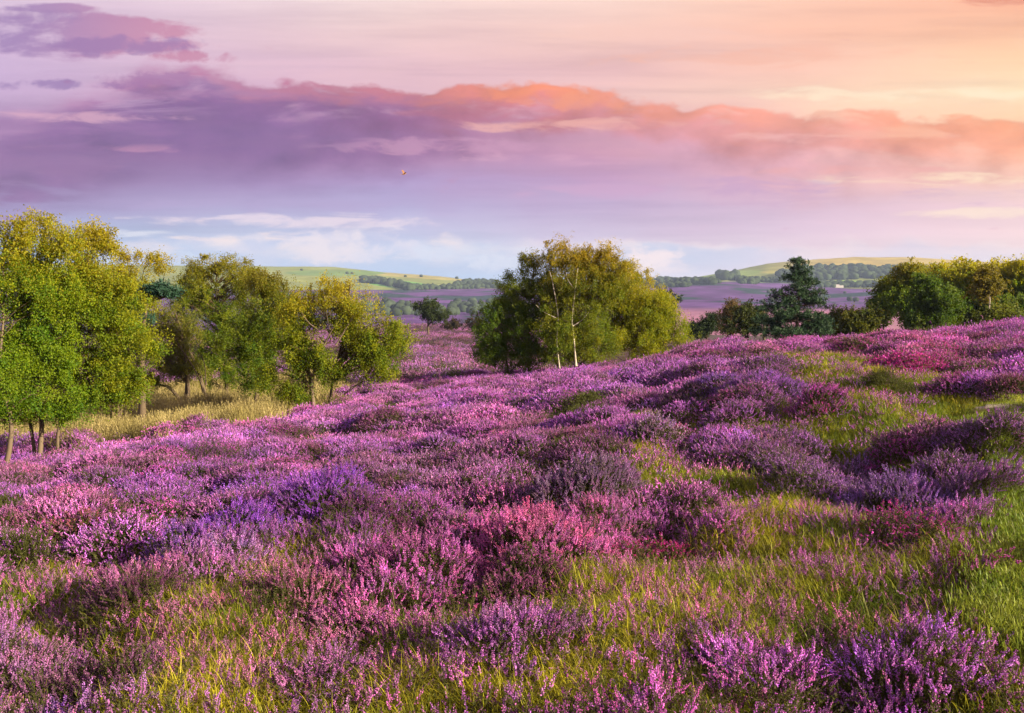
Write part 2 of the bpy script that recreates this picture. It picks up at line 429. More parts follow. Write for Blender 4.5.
band(520, poly_band([778, 800, 830, 870, 900, 930], [274, 270, 269, 269, 270, 271], [283, 281.5, 280, 279, 278, 279]), 5, 10)
band(120, poly_band([815, 905], [285, 284], [287.5, 287.5]), 4, 7)
band(150, poly_band([636, 660, 690, 720], [280, 280, 281, 283], [284, 283.5, 284, 285]), 4, 8)
band(60, poly_band([718, 737], [275, 275], [280.5, 281]), 6, 10); band(40, poly_band([738, 758], [280, 281], [284, 284]), 4, 8)
band(60, poly_band([760, 800], [280, 281], [282.5, 283]), 3, 6)
band(120, poly_band([362, 380, 400, 412], [280, 281, 285, 289], [283, 284.5, 288, 291]), 5, 9)
band(160, poly_band([405, 450, 500], [288, 288, 284], [290, 289.5, 288]), 3, 7); band(90, poly_band([455, 475, 500], [283, 281.5, 284], [287, 287, 288]), 5, 9)
band(60, poly_band([640, 690], [286, 285], [288, 287]), 3, 6)
band(120, poly_band([355, 420, 500], [302, 305, 303], [316, 316, 316]), 3, 7, (.035, .05, .03))
band(22, poly_band([760, 880], [291, 291], [304, 304]), 2, 5, (.035, .045, .03))
band(6, poly_band([290, 470], [269.8, 279.5], [271, 280.5]), 3, 5)
m, nt, out = mat('far_foliage'); g = G(nt); p = g.n('ShaderNodeBsdfDiffuse'); g.put(p.inputs[0], g.attr('col')); nt.links.new(p.outputs[0], out.inputs[0])
tag(link('woods', wood.mesh('woods', [m], smooth=True)), 'far dark woods massed on the slopes of the hills', 'woods', kind='stuff')

# ------------------------------------------------------------------ trees
class Crown:
    """leaf quads collected with a colour each"""
    def __init__(s): s.P = []; s.A = []; s.B = []; s.C = []
    def add(s, P, A, B, C): s.P.append(P); s.A.append(A); s.B.append(B); s.C.append(C)
    def mesh(s, name, m):
        P = np.concatenate(s.P); A = np.concatenate(s.A); B = np.concatenate(s.B); C = np.concatenate(s.C)
        n = len(P)
        V = np.stack([P - A * .5, P + B * .5, P + A * .6, P - B * .5], 1).reshape(-1, 3)   # pointed leaf
        Fq = np.arange(n * 4).reshape(n, 4)
        col = np.repeat(np.concatenate([C, np.ones((n, 1))], 1), 4, 0)
        return mesh_np(name, V, [Fq], [m], attrs={'col': col})
def unit(v): return v / (np.linalg.norm(v, axis=-1, keepdims=True) + 1e-9)

def sample_lobes(lobes, Y, n, keep, depth, origin):
    lobes = [(a + rng.normal() * 2, b, c * rng.uniform(.85, 1.08), d * rng.uniform(.9, 1.05)) for a, b, c, d in lobes]
    """clump centres through the crown's volume, fuller towards the outside, with gaps"""
    w = np.array([l[2] * l[3] for l in lobes], float); w /= w.sum()
    out = []
    seed = rng.uniform(0, 50)
    while len(out) < n:
        k = rng.choice(len(lobes), p=w); cx, cy, rx, ry = lobes[k]
        d = unit(rng.normal(size=3)); t = rng.uniform() ** .42
        q = d * t
        c = at(cx, cy, Y); s = Y / F
        dy = depth * s * (rx + ry) * .5
        p = c + np.array([q[0] * rx * s, q[1] * dy, q[2] * ry * s])
        h = noise(np.array([p[0] * 1.1 + seed]), np.array([p[2] * 1.1 + p[1] * .7]))[0]
        if h < keep: continue
        out.append(p)
    return np.array(out) - origin

def make_stem(path, r0, r1, mb, sides=8):
    P = np.array(path, float)
    n = max(8, len(P) * 4)
    t = np.linspace(0, len(P) - 1, n); i = np.clip(t.astype(int), 0, len(P) - 2); f = t - i
    pm = lambda k: P[np.clip(k, 0, len(P) - 1)]
    p0, p1, p2, p3 = pm(i - 1), pm(i), pm(i + 1), pm(i + 2)
    f = f[:, None]
    Q = p1 + .5 * f * ((p2 - p0) + f * (2 * p0 - 5 * p1 + 4 * p2 - p3 + f * (3 * (p1 - p2) + p3 - p0)))
    Q += rng.normal(size=Q.shape) * r0 * .12 * np.linspace(0, 1, n)[:, None]
    rad = np.linspace(r0, r1, n) * (1 + .9 * np.exp(-np.linspace(0, 1, n) * 18))
    mb.tube(Q, rad, sides)
    return Q, rad

def tree(name, label, cat, lobes, stems, Y, n=220, leaves=270, leaf=.050, spread=.25, droop=.5, cols=((.10, .12, .012), (.16, .15, .015)),
         keep=-.13, depth=.85, bark_m=None, group=None, tr=.09, sun_top=None, twig=True, extra_bare=()):
    """stems: picture paths [(px,py),...], the first point stands on the ground"""
    a0, _ = ray(stems[0][0][0], 300)
    x0 = a0 * Y; base = np.array([x0, Y, gz(x0, Y) - .05])
    root = link(name, None, loc=base); tag(root, label, cat, group)
    lines = []
    for si, st in enumerate(stems):
        pts = []
        yo = Y + (si * .35 if si else 0)
        for k, (a, b) in enumerate(st):
            q = at(a, b, yo) + np.array([0, 0 if k == 0 else rng.normal() * .15, 0])
            if k == 0: q[2] = gz(q[0], q[1]) - .06
            pts.append(q - base)
        mb = MB(); Q, rad = make_stem(pts, tr * (1 if si == 0 else .75), tr * .22, mb)
        lines.append([mb, Q, rad])
    pts = sample_lobes(lobes, Y, n, keep, depth, base)
    SQ = np.concatenate([l[1] for l in lines]); SI = np.concatenate([np.full(len(l[1]), i) for i, l in enumerate(lines)]); SR = np.concatenate([l[2] for l in lines])
    for i, p in enumerate(pts):
        if i % 2 and not twig: continue
        hd = np.hypot(SQ[:, 0] - p[0], SQ[:, 1] - p[1])
        want = p[2] - .55 * hd - .15
        cost = np.abs(SQ[:, 2] - want) + .5 * hd + (SQ[:, 2] < .25 * np.max(SQ[:, 2])) * .8
        k = int(np.argmin(cost)); s0 = SQ[k]
        mid = (s0 + p) / 2 + np.array([0, 0, .22 * np.linalg.norm(p - s0)]) + rng.normal(size=3) * .08
        t = np.linspace(0, 1, 6)[:, None]
        C = (1 - t) ** 2 * s0 + 2 * t * (1 - t) * mid + t * t * p
        C[1:-1] += rng.normal(size=(4, 3)) * .03
        r0 = min(SR[k] * .5, .024)
        lines[SI[k]][0].tube(C, np.linspace(r0, .003, 6), 4, (1, 0, 0, 1))
    for (path, rr) in extra_bare:
        pb = [at(a, b, Y - .6) - base for a, b in path]
        make_stem(pb, rr, rr * .3, lines[0][0], 5)
    for l in lines:
        link('trunk', l[0].mesh('trunk', [bark_m or M_BIRCH], smooth=True), root)
    cr = Crown(); c0 = np.array(cols)
    zt = pts[:, 2].min(), pts[:, 2].max()
    for p in pts:
        nl = int(leaves * rng.uniform(.6, 1.4))
        sp = spread * rng.uniform(.5, 1.5)
        # a clump of leaf sprays: a few hanging strands
        ns = max(3, nl // 14)
        sc = rng.normal(size=(ns, 3)) * sp * np.array([.62, .62, .5])
        k = rng.integers(0, ns, nl); t = rng.uniform(0, 1, nl)
        q = p + sc[k] + rng.normal(size=(nl, 3)) * sp * .2
        q[:, 2] -= droop * sp * t * rng.uniform(.5, 1.6, ns)[k] * 1.3
        A = unit(rng.normal(size=(nl, 3)) + np.array([0, 0, -.9 * (droop > .3)])) ; B = unit(np.cross(A, rng.normal(size=(nl, 3))))
        L = leaf * rng.uniform(.65, 1.3, nl)[:, None]
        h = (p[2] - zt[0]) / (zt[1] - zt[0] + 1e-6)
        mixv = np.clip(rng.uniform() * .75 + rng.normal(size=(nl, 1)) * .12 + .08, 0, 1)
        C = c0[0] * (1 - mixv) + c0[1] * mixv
        if sun_top is not None:
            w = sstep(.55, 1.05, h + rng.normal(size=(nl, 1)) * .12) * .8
            C = C * (1 - w) + np.array(sun_top) * w  # warm low sun is painted into the upper leaves' colour
        C = C * rng.uniform(.86, 1.14, (nl, 1)) * rng.uniform(.82, 1.15)
        cr.add(q, A * L, B * L * .72, np.clip(C, 0, 1))
    link('crown', cr.mesh('crown', M_LEAF), root)
    return root

YG = ((.070, .175, .008), (.24, .31, .008)); SUN_GOLD = (.38, .30, .012); SHADE_GREEN = ((.05, .13, .012), (.17, .235, .014)); OL = ((.11, .15, .018), (.26, .25, .025)); SUN_YELLOW = ((.15, .22, .008), (.38, .35, .010))  # the gold top tone stands in for sunlight on the crowns
BR = 'birches of the hollow on the left'
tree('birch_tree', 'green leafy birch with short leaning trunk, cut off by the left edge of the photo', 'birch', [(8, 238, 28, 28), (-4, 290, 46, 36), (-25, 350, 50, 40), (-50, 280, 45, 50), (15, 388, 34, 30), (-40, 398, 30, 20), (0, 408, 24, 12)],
     [[(2, 446), (12, 425), (5, 380), (2, 320), (5, 240)], [(-20, 446), (-25, 400), (-35, 330)]], 24, n=330, cols=YG, sun_top=SUN_GOLD, group=BR, tr=.07)
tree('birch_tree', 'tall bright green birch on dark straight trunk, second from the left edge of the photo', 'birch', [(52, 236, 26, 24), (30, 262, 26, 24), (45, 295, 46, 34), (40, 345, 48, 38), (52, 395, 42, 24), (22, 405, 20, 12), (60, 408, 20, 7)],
     [[(37, 448), (38, 425), (42, 380), (45, 320), (52, 232)], [(37, 446), (30, 415), (20, 380), (15, 340)]], 25, n=400, cols=YG, sun_top=SUN_GOLD, group=BR, tr=.075)
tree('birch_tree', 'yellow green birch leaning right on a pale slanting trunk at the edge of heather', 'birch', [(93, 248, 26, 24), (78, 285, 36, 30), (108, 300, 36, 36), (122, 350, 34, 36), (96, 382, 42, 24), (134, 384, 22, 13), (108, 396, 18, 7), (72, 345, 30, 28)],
     [[(57, 447), (62, 428), (74, 405), (85, 350), (92, 250)]], 26, n=370, cols=((.10, .19, .008), (.32, .33, .010)), sun_top=SUN_GOLD, group=BR, tr=.055)
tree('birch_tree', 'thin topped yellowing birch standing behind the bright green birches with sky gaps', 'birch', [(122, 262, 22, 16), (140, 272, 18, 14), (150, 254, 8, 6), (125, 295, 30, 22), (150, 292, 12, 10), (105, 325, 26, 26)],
     [[(118, 418), (118, 370), (122, 320), (128, 260)], [(118, 400), (130, 340), (146, 270)]], 33, n=210, cols=((.13, .18, .010), (.36, .32, .014)), sun_top=SUN_GOLD, group=BR, keep=-.1, tr=.05, bark_m=M_BARK)
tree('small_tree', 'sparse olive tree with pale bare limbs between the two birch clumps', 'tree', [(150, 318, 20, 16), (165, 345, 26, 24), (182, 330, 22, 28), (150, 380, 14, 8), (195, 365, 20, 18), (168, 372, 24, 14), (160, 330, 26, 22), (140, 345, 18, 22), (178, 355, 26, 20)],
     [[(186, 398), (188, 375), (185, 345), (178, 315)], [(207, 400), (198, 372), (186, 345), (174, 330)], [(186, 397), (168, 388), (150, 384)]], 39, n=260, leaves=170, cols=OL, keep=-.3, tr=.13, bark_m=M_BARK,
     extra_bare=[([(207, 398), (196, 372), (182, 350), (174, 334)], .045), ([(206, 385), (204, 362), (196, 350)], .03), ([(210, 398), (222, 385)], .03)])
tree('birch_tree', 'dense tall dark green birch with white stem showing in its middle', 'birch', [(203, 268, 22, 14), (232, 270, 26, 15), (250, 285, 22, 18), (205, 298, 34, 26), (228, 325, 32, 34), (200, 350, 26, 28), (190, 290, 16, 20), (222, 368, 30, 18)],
     [[(226, 397), (224, 370), (219, 330), (217, 300), (216, 262)]], 41, n=420, keep=-.45, cols=((.07, .15, .012), (.24, .28, .012)), bark_m=M_BARK, sun_top=(.30, .25, .014), group=BR, tr=.10)
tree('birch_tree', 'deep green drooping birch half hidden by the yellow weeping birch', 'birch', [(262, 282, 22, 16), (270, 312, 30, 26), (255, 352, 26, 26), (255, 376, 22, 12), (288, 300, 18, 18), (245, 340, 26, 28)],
     [[(255, 402), (258, 370), (262, 320), (262, 275)]], 36, n=320, keep=-.4, cols=((.06, .15, .012), (.22, .26, .012)), droop=.8, sun_top=(.22, .17, .014), group=BR, tr=.09)
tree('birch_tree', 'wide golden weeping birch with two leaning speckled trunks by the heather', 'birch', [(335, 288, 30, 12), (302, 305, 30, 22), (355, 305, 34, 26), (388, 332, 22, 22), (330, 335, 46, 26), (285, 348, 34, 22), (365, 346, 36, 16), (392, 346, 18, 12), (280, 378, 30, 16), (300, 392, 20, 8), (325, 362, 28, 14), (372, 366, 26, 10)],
     [[(316, 411), (312, 392), (314, 375), (325, 345), (345, 305), (350, 285)], [(329, 408), (331, 388), (336, 360), (350, 320)], [(313, 385), (305, 350), (290, 325), (276, 312)]], 32, n=400, cols=((.09, .175, .008), (.31, .32, .010)), droop=.9, sun_top=(.42, .33, .014), group=BR, tr=.085,
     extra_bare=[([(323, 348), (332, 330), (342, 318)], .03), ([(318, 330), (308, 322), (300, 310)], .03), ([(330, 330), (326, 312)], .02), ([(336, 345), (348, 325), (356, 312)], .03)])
CE = 'birches of the middle clump'
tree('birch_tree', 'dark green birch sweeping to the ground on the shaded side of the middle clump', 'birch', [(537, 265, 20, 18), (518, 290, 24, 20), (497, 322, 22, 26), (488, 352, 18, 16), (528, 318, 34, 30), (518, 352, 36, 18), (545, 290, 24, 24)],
     [[(528, 376), (526, 350), (528, 310), (535, 262)], [(510, 376), (505, 350), (500, 315)]], 40, n=430, keep=-.8, cols=SHADE_GREEN, sun_top=(.20, .18, .014), group=CE, tr=.09)  # darker leaves carry the clump's shaded side in their colour
tree('birch_tree', 'tall sunlit gold topped birch with two white stems in the middle clump', 'birch', [(560, 254, 24, 14), (598, 258, 22, 14), (608, 248, 10, 8), (582, 282, 36, 22), (572, 318, 38, 28), (590, 345, 34, 18), (555, 340, 24, 24), (605, 285, 28, 24), (578, 262, 26, 16), (560, 300, 26, 26), (620, 272, 20, 16)],
     [[(576, 368), (575, 350), (573, 325), (575, 290), (577, 268), (570, 248)], [(560, 374), (557, 345), (558, 318), (552, 285), (556, 268)], [(575, 300), (590, 275), (606, 248)]], 39, n=560, keep=-.9, cols=((.085, .155, .010), (.26, .26, .012)), sun_top=(.42, .28, .016), group=CE, bark_m=M_WHITE, tr=.05,
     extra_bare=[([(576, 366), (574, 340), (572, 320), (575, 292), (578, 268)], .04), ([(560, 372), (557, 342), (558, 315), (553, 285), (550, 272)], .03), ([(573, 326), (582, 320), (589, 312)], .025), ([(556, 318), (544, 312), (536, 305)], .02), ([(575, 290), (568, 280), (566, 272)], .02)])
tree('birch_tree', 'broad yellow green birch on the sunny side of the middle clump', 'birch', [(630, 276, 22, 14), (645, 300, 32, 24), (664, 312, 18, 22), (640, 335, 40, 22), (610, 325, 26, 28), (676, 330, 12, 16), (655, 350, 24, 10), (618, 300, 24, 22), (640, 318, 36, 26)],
     [[(632, 366), (632, 340), (630, 310), (632, 276)], [(640, 366), (650, 340), (662, 312)]], 41, n=460, keep=-.8, cols=SUN_YELLOW, sun_top=(.46, .35, .014), group=CE, tr=.08)  # yellower leaves carry the sunlit side of the clump in their colour
tree('willow_shrub', 'small rounded olive shrub at the right foot of the middle birches', 'shrub', [(686, 347, 8, 8), (682, 352, 10, 7)], [[(686, 360), (686, 346)]], 38, n=26, leaves=90, cols=OL, tr=.03)
tree('small_tree', 'lone round dark green tree standing out on the far heather', 'tree', [(420, 308, 11, 8), (437, 314, 13, 6), (428, 304, 10, 6), (430, 316, 18, 6)], [[(428, 330), (428, 320), (426, 308)]], 130, n=120, leaves=80, leaf=.18, spread=.6, droop=.1, cols=((.03, .055, .015), (.06, .08, .016)), tr=.2, bark_m=M_BARK)
for q in ((452, 324, 9, 4, 'low brown bush right of the lone round tree on far heather'), (472, 323, 10, 4, 'low dark brown bush beside the shaded edge of the middle birches, far off')):
    tree('low_bush', q[4], 'bush', [(q[0], q[1], q[2], q[3])], [[(q[0], 330), (q[0], q[1])]], 140, n=40, leaves=70, leaf=.18, spread=.5, droop=.1, cols=((.05, .045, .02), (.09, .06, .03)), tr=.08, bark_m=M_BARK)
WD = 'scrub trees behind the right crest'
def far_tree(label, Y, lobes, cols, n=150, name='scrub_tree', cat='tree', sun_top=None, trunk=None, group=WD, leaves=140, leaf=.105, bark_m=None, keep=-.4):
    cx = sum(l[0] for l in lobes) / len(lobes); top = min(l[1] for l in lobes)
    return tree(name, label, cat, lobes, [trunk or [(cx, 345), (cx + 1, 325), (cx - 1, (top + 315) / 2), (cx, top)]], Y, n=n, leaves=leaves, leaf=leaf, spread=.34, droop=.3, cols=cols, sun_top=sun_top, group=group, bark_m=bark_m or M_BARK, tr=.07, keep=keep)
far_tree('low dark teal tree left of tan bush beyond the crest', 75, [(700, 328, 14, 8), (712, 322, 10, 8)], ((.025, .05, .022), (.05, .075, .025)))
far_tree('tan brown half bare tree with feathery top beyond the crest', 72, [(727, 312, 10, 12), (728, 325, 10, 10)], ((.10, .08, .03), (.18, .12, .04)), keep=-.1, n=90)
far_tree('rounded mid green tree between tan tree and the dark pine', 68, [(745, 312, 12, 10), (742, 325, 16, 12), (755, 318, 10, 12)], ((.035, .06, .014), (.09, .10, .016)))
far_tree('low spreading green tree just right of the dark pine', 62, [(838, 318, 18, 9), (832, 328, 16, 8)], ((.04, .07, .012), (.11, .115, .014)))
far_tree('small bright green bush hugging the left end of the right wood', 52, [(856, 325, 16, 10), (868, 318, 10, 10)], ((.05, .08, .012), (.13, .13, .014)), name='scrub_bush', cat='bush')
WG = ((.075, .17, .010), (.26, .32, .012)); WOOD_SUN = (.54, .45, .014); DW = ((.06, .14, .012), (.17, .24, .014))  # the wood's gold top tone paints sunlight into the leaf colour
far_tree('dark green outermost tree at the left end of the right wood', 60, [(885, 290, 12, 12), (880, 310, 16, 16)], DW, n=170, sun_top=(.18, .18, .014))
far_tree('tallest pointed green tree of the right wood, near its left end', 58, [(908, 274, 15, 12), (905, 295, 20, 18), (915, 315, 18, 12)], DW, n=230, sun_top=(.32, .26, .014))
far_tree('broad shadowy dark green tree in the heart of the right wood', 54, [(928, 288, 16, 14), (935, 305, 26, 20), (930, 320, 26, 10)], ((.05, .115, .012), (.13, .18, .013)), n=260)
far_tree('sunlit gold topped tree behind the shadowy heart of the right wood', 66, [(940, 274, 18, 12), (955, 282, 16, 14)], WG, n=170, sun_top=WOOD_SUN)
far_tree('golden round headed tree right of the shadowy heart of the wood', 62, [(965, 270, 16, 11), (968, 290, 20, 18), (960, 312, 20, 12)], WG, n=240, sun_top=WOOD_SUN)
far_tree('slim birch with one white stem in front of golden trees of the wood', 50, [(985, 275, 10, 8), (992, 288, 12, 10)], ((.12, .12, .014), (.22, .17, .018)), n=80, sun_top=None, trunk=[(988, 335), (989, 318), (989, 300), (987, 275)], name='birch_tree', cat='birch', bark_m=M_WHITE, keep=-.1)
far_tree('wide golden green tree near the right edge of the photo', 62, [(1000, 272, 18, 12), (1005, 290, 22, 20), (990, 310, 20, 12)], WG, n=260, sun_top=WOOD_SUN)
far_tree('golden tree cut off by the right edge of the photo', 60, [(1030, 268, 20, 12), (1035, 292, 26, 22), (1040, 312, 30, 12)], WG, n=260, sun_top=WOOD_SUN)
far_tree('low bright leafy bush in front of wide golden green tree', 46, [(1000, 315, 14, 8), (1012, 318, 12, 8), (990, 320, 8, 6)], ((.08, .12, .014), (.17, .18, .02)), n=90, name='scrub_bush', cat='bush')

far_tree('long low green thicket filling the foot of the golden trees of the wood', 57, [(948, 308, 20, 14), (975, 312, 22, 12), (925, 314, 18, 10)], ((.05, .12, .012), (.15, .20, .014)), n=220, name='scrub_bush', cat='bush')
far_tree('green thicket at the right edge of the photo below the golden trees', 56, [(1015, 306, 20, 14), (1040, 310, 22, 12), (995, 304, 16, 12)], ((.06, .13, .012), (.18, .22, .014)), n=200, name='scrub_bush', cat='bush')
far_tree('rounded green tree filling the gap between pointed tree and golden wood', 63, [(925, 280, 16, 12), (945, 288, 16, 14), (930, 298, 20, 14)], WG, n=200, sun_top=WOOD_SUN)

def pine(name, label, tiers, trunk, Y, cols, tufts=90, size=.15, depth=.8):
    a0, _ = ray(trunk[0][0], 300); x0 = a0 * Y
    base = np.array([x0, Y, gz(x0, Y) - .05])
    root = tag(link(name, None, loc=base), label, 'pine')
    pts = [at(a, b, Y) - base for a, b in trunk]; pts[0][2] = -.05
    mb = MB(); Q, rad = make_stem(pts, .12, .02, mb)
    cr = Crown(); c0 = np.array(cols); s = Y / F
    for (cx, cy, rx, ry) in tiers:
        c = at(cx, cy, Y) - base
        nb = max(6, int(rx * ry / 9))
        for _ in range(nb):
            d = unit(rng.normal(size=3)) * rng.uniform(.3, 1) ** .6
            p = c + np.array([d[0] * rx * s, d[1] * rx * s * depth, d[2] * ry * s])
            k = int(np.argmin(np.abs(Q[:, 2] - (p[2] - .15)) + .2 * np.linalg.norm(Q - p, axis=1)))
            t = np.linspace(0, 1, 5)[:, None]
            C = Q[k] * (1 - t) + p * t; C[:, 2] -= .12 * np.sin(t[:, 0] * PI)
            mb.tube(C, np.linspace(min(.03, rad[k]), .006, 5), 4)
            nt_ = int(tufts * rng.uniform(.6, 1.4) / 10)
            for _ in range(nt_):
                o = p + rng.normal(size=3) * np.array([.22, .22, .08]) * (Y / 50) ** .5
                nn = 22
                dirs = unit(rng.normal(size=(nn, 3)) + np.array([0, 0, .55]))
                L = size * rng.uniform(.7, 1.2, (nn, 1))
                A = dirs * L; B = unit(np.cross(dirs, rng.normal(size=(nn, 3)))) * L * .22
                mixv = np.clip(rng.uniform() + rng.normal(size=(nn, 1)) * .15, 0, 1)
                cr.add(o + A * .5 + rng.normal(size=(nn, 3)) * .035, A, B, (c0[0] * (1 - mixv) + c0[1] * mixv) * rng.uniform(.75, 1.25, (nn, 1)))
    link('trunk', mb.mesh('trunk', [M_BARK], smooth=True), root)
    link('crown', cr.mesh('crown', M_NEEDLE), root)
    return root
PN = ((.014, .042, .022), (.045, .095, .036)); PY = ((.05, .07, .014), (.10, .11, .018))
pine('pine_tree', 'big ragged dark green pine with pointed top on the crest', [(797, 265, 4, 6), (799, 273, 9, 5), (794, 279, 9, 4), (806, 281, 9, 4), (796, 288, 14, 5), (811, 292, 11, 4), (784, 294, 14, 4), (800, 300, 22, 5), (816, 303, 11, 4), (780, 306, 18, 5), (802, 312, 25, 6), (774, 318, 16, 6), (818, 318, 15, 6), (795, 323, 30, 7), (770, 330, 18, 5), (815, 331, 22, 6), (792, 334, 28, 5)],
     [(797, 342), (797, 320), (799, 295), (797, 262)], 50, PN, tufts=110)
pine('pine_tree', 'small dark flat topped pine peeping from behind the middle birches', [(664, 292, 8, 4), (668, 299, 12, 4), (660, 305, 14, 4), (670, 308, 11, 4), (664, 316, 16, 5), (668, 324, 12, 5)], [(664, 340), (664, 318), (664, 290)], 70, ((.015, .030, .016), (.03, .05, .02)), size=.2)
pine('pine_tree', 'dark blue green pine showing through between the left birches', [(122, 303, 14, 5), (130, 311, 12, 4), (160, 288, 10, 5), (150, 292, 8, 5), (168, 291, 6, 4), (136, 319, 12, 4)], [(142, 412), (142, 350), (146, 310), (152, 285)], 31, ((.012, .045, .032), (.03, .08, .045)))
pine('young_pine', 'young dark pine tucked against the left foot of the big ragged pine', [(764, 312, 5, 6), (764, 322, 8, 5), (763, 331, 10, 5)], [(764, 344), (764, 325), (764, 308)], 56, PN)

# ------------------------------------------------------------------ heather sprays
def spray(kind, lod, seed):
    """one spray of heather: stems, leaf needles and flower spikes; tint = (brightness, bloom, 0, 1)"""
    r_ = np.random.default_rng(seed); V = []; Fc = []; A = []; nV = 0
    def put(v, f, a):
        nonlocal nV
        V.append(v); Fc.append(f + nV); A.append(np.broadcast_to(np.array(a, float), (len(v), 4))); nV += len(v)
    tri6 = np.array([[0, 1, 2], [0, 2, 3], [0, 3, 1], [4, 2, 1], [4, 3, 2], [4, 1, 3]])
    def bud(c, d, ln, w, a):
        d = d / np.linalg.norm(d); u = np.cross(d, [.3, .5, .8]); u /= np.linalg.norm(u); w_ = np.cross(d, u)
        ring = [c + d * ln * .45 + w * (math.cos(t) * u + math.sin(t) * w_) for t in (0, 2.1, 4.2)]
        put(np.array([c, *ring, c + d * ln]), tri6, a)
    def stick(P, w, a):
        n = len(P); d = np.array([w, 0, 0]); e = np.array([0, w, 0])
        for off in (d, e):
            v = np.concatenate([P - off, P + off]); i = np.arange(n - 1)
            put(v, np.concatenate([np.stack([i, i + n, i + n + 1], 1), np.stack([i, i + n + 1, i + 1], 1)]), a)
    ns = {0: 6, 1: 9, 2: 14}[lod]
    for s in range(ns):
        spread_ = {0: .05, 1: .08, 2: .16}[lod]
        b = np.array([*r_.normal(size=2) * spread_, 0])
        tilt = r_.normal(size=2) * .26 + b[:2] * 2.2
        d = np.array([tilt[0], tilt[1], 1]); d /= np.linalg.norm(d)
        L = r_.uniform(.20, .34) * (1.0 if kind != 'bell' else .85)
        sp = L * (r_.uniform(.25, .42) if kind == 'ling' else r_.uniform(.12, .2) if kind == 'bell' else 0.)
        curve = r_.normal(size=2) * .05
        def pt(t): return b + d * L * t + np.array([*curve, 0]) * (t * t)
        if lod < 2:
            stick(np.array([pt(t) for t in (0, .35, .7, 1)]), .0018 if lod == 0 else .003, (r_.uniform(.6, 1), 0, 0, 1))
        t0 = 1 - sp / L
        # leaf needles / side twigs
        for _ in range({0: 44, 1: 18, 2: 7}[lod]):
            t = r_.uniform(.15, min(1, t0 + .1)); c = pt(t)
            dd = np.array([*r_.normal(size=2), .9]); dd /= np.linalg.norm(dd)
            ln = r_.uniform(.014, .03) * (1, 1.6, 3)[lod]; u = np.cross(dd, r_.normal(size=3)); u /= np.linalg.norm(u); u *= ln * .16
            put(np.array([c - u, c + u, c + dd * ln]), np.array([[0, 1, 2]]), (r_.uniform(.7, 1.6), .0 if r_.uniform() < .85 else .4, 0, 1))
        if kind == 'green': continue
        if lod == 0:
            n = int(sp / .0042)
            for i in range(n):
                t = t0 + (1 - t0) * (i + .5) / n; c = pt(t); th = r_.uniform(0, 6.28)
                tap = .55 + .75 * (1 - (t - t0) / (1 - t0)) ** .7
                o = np.array([math.cos(th), math.sin(th), .45]); 
                bud(c + o * .002, o, r_.uniform(.011, .016) * tap, r_.uniform(.0045, .0065) * tap, (r_.uniform(.6, 1.4), 1, 0, 1))
        elif lod == 1:
            n = max(4, int(sp / .014))
            for i in range(n):
                t = t0 + (1 - t0) * (i + .3) / n; c = pt(t); th = r_.uniform(0, 6.28)
                tap = .6 + .6 * (1 - i / n)
                o = np.array([math.cos(th), math.sin(th), .9])
                bud(c, o, .028 * tap, .0105 * tap, (r_.uniform(.6, 1.4), 1, 0, 1))
        else:
            for i in range(3):
                t = t0 + (1 - t0) * i / 3; c = pt(t)
                bud(c + r_.normal(size=3) * .008, d + r_.normal(size=3) * .35, .055, .014, (r_.uniform(.65, 1.3), 1, 0, 1))
    return np.concatenate(V), np.concatenate(Fc), np.concatenate(A)
SPR = {}
for lod in (0, 1, 2):
    for kind, nvar in (('ling', 5), ('bell', 3), ('green', 2)):
        SPR[(kind, lod)] = [spray(kind, lod, 100 * lod + 10 * nvar + i) for i in range(nvar)]

def blades(n, l0, l1, w, lean, seed, spread_, seg=5, head=False):
    r_ = np.random.default_rng(seed); V = []; Fc = []; A = []; nV = 0
    for _ in range(n):
        b = np.array([*r_.normal(size=2) * spread_, 0]); th = r_.uniform(0, 6.28); L = r_.uniform(l0, l1)
        k = lean * r_.uniform(.3, 1.3); h = np.array([math.cos(th), math.sin(th), 0]); side = np.array([-h[1], h[0], 0])
        t = np.linspace(0, 1, seg + 1); ang = k * t ** 1.3
        P = np.zeros((seg + 1, 3)); dl = L / seg
        for i in range(seg): P[i + 1] = P[i] + dl * (h * math.sin(ang[i + 1]) + np.array([0, 0, math.cos(ang[i + 1])]))
        P += b; ww = w * (1 - t ** 2 * .95)[:, None]
        v = np.concatenate([P - side * ww, P + side * ww]); i = np.arange(seg)
        f = np.concatenate([np.stack([i, i + seg + 1, i + seg + 2], 1), np.stack([i, i + seg + 2, i + 1], 1)])
        a = np.broadcast_to(np.array([r_.uniform(.6, 1.35), 1, 0, 1]), (len(v), 4)).copy()
        if r_.uniform() < .15: a[:, 1] = .25
        V.append(v); Fc.append(f + nV); A.append(a); nV += len(v)
        if head:
            c = P[-1]; d = P[-1] - P[-2]; d /= np.linalg.norm(d)
            for q in range(5):
                o = c - d * q * .025; u = side * .008 + r_.normal(size=3) * .004
                V.append(np.array([o - u, o + u, o + d * .04])); Fc.append(np.array([[0, 1, 2]]) + nV); A.append(np.tile([1.2, .6, 0, 1], (3, 1))); nV += 3
    return np.concatenate(V), np.concatenate(Fc), np.concatenate(A)
GRS = {'long': [blades(22, .08, .23, .0015, 2.7, 900 + i, .06, 8) for i in range(5)],
       'mid': [blades(26, .08, .20, .0032, 1.7, 920 + i, .09) for i in range(4)],
       'turf': [blades(40, .018, .06, .0024, 1.2, 940 + i, .07, 3) for i in range(4)],
       'dry': [blades(26, .3, .65, .006, .8, 960 + i, .14, 4, head=True) for i in range(4)]}

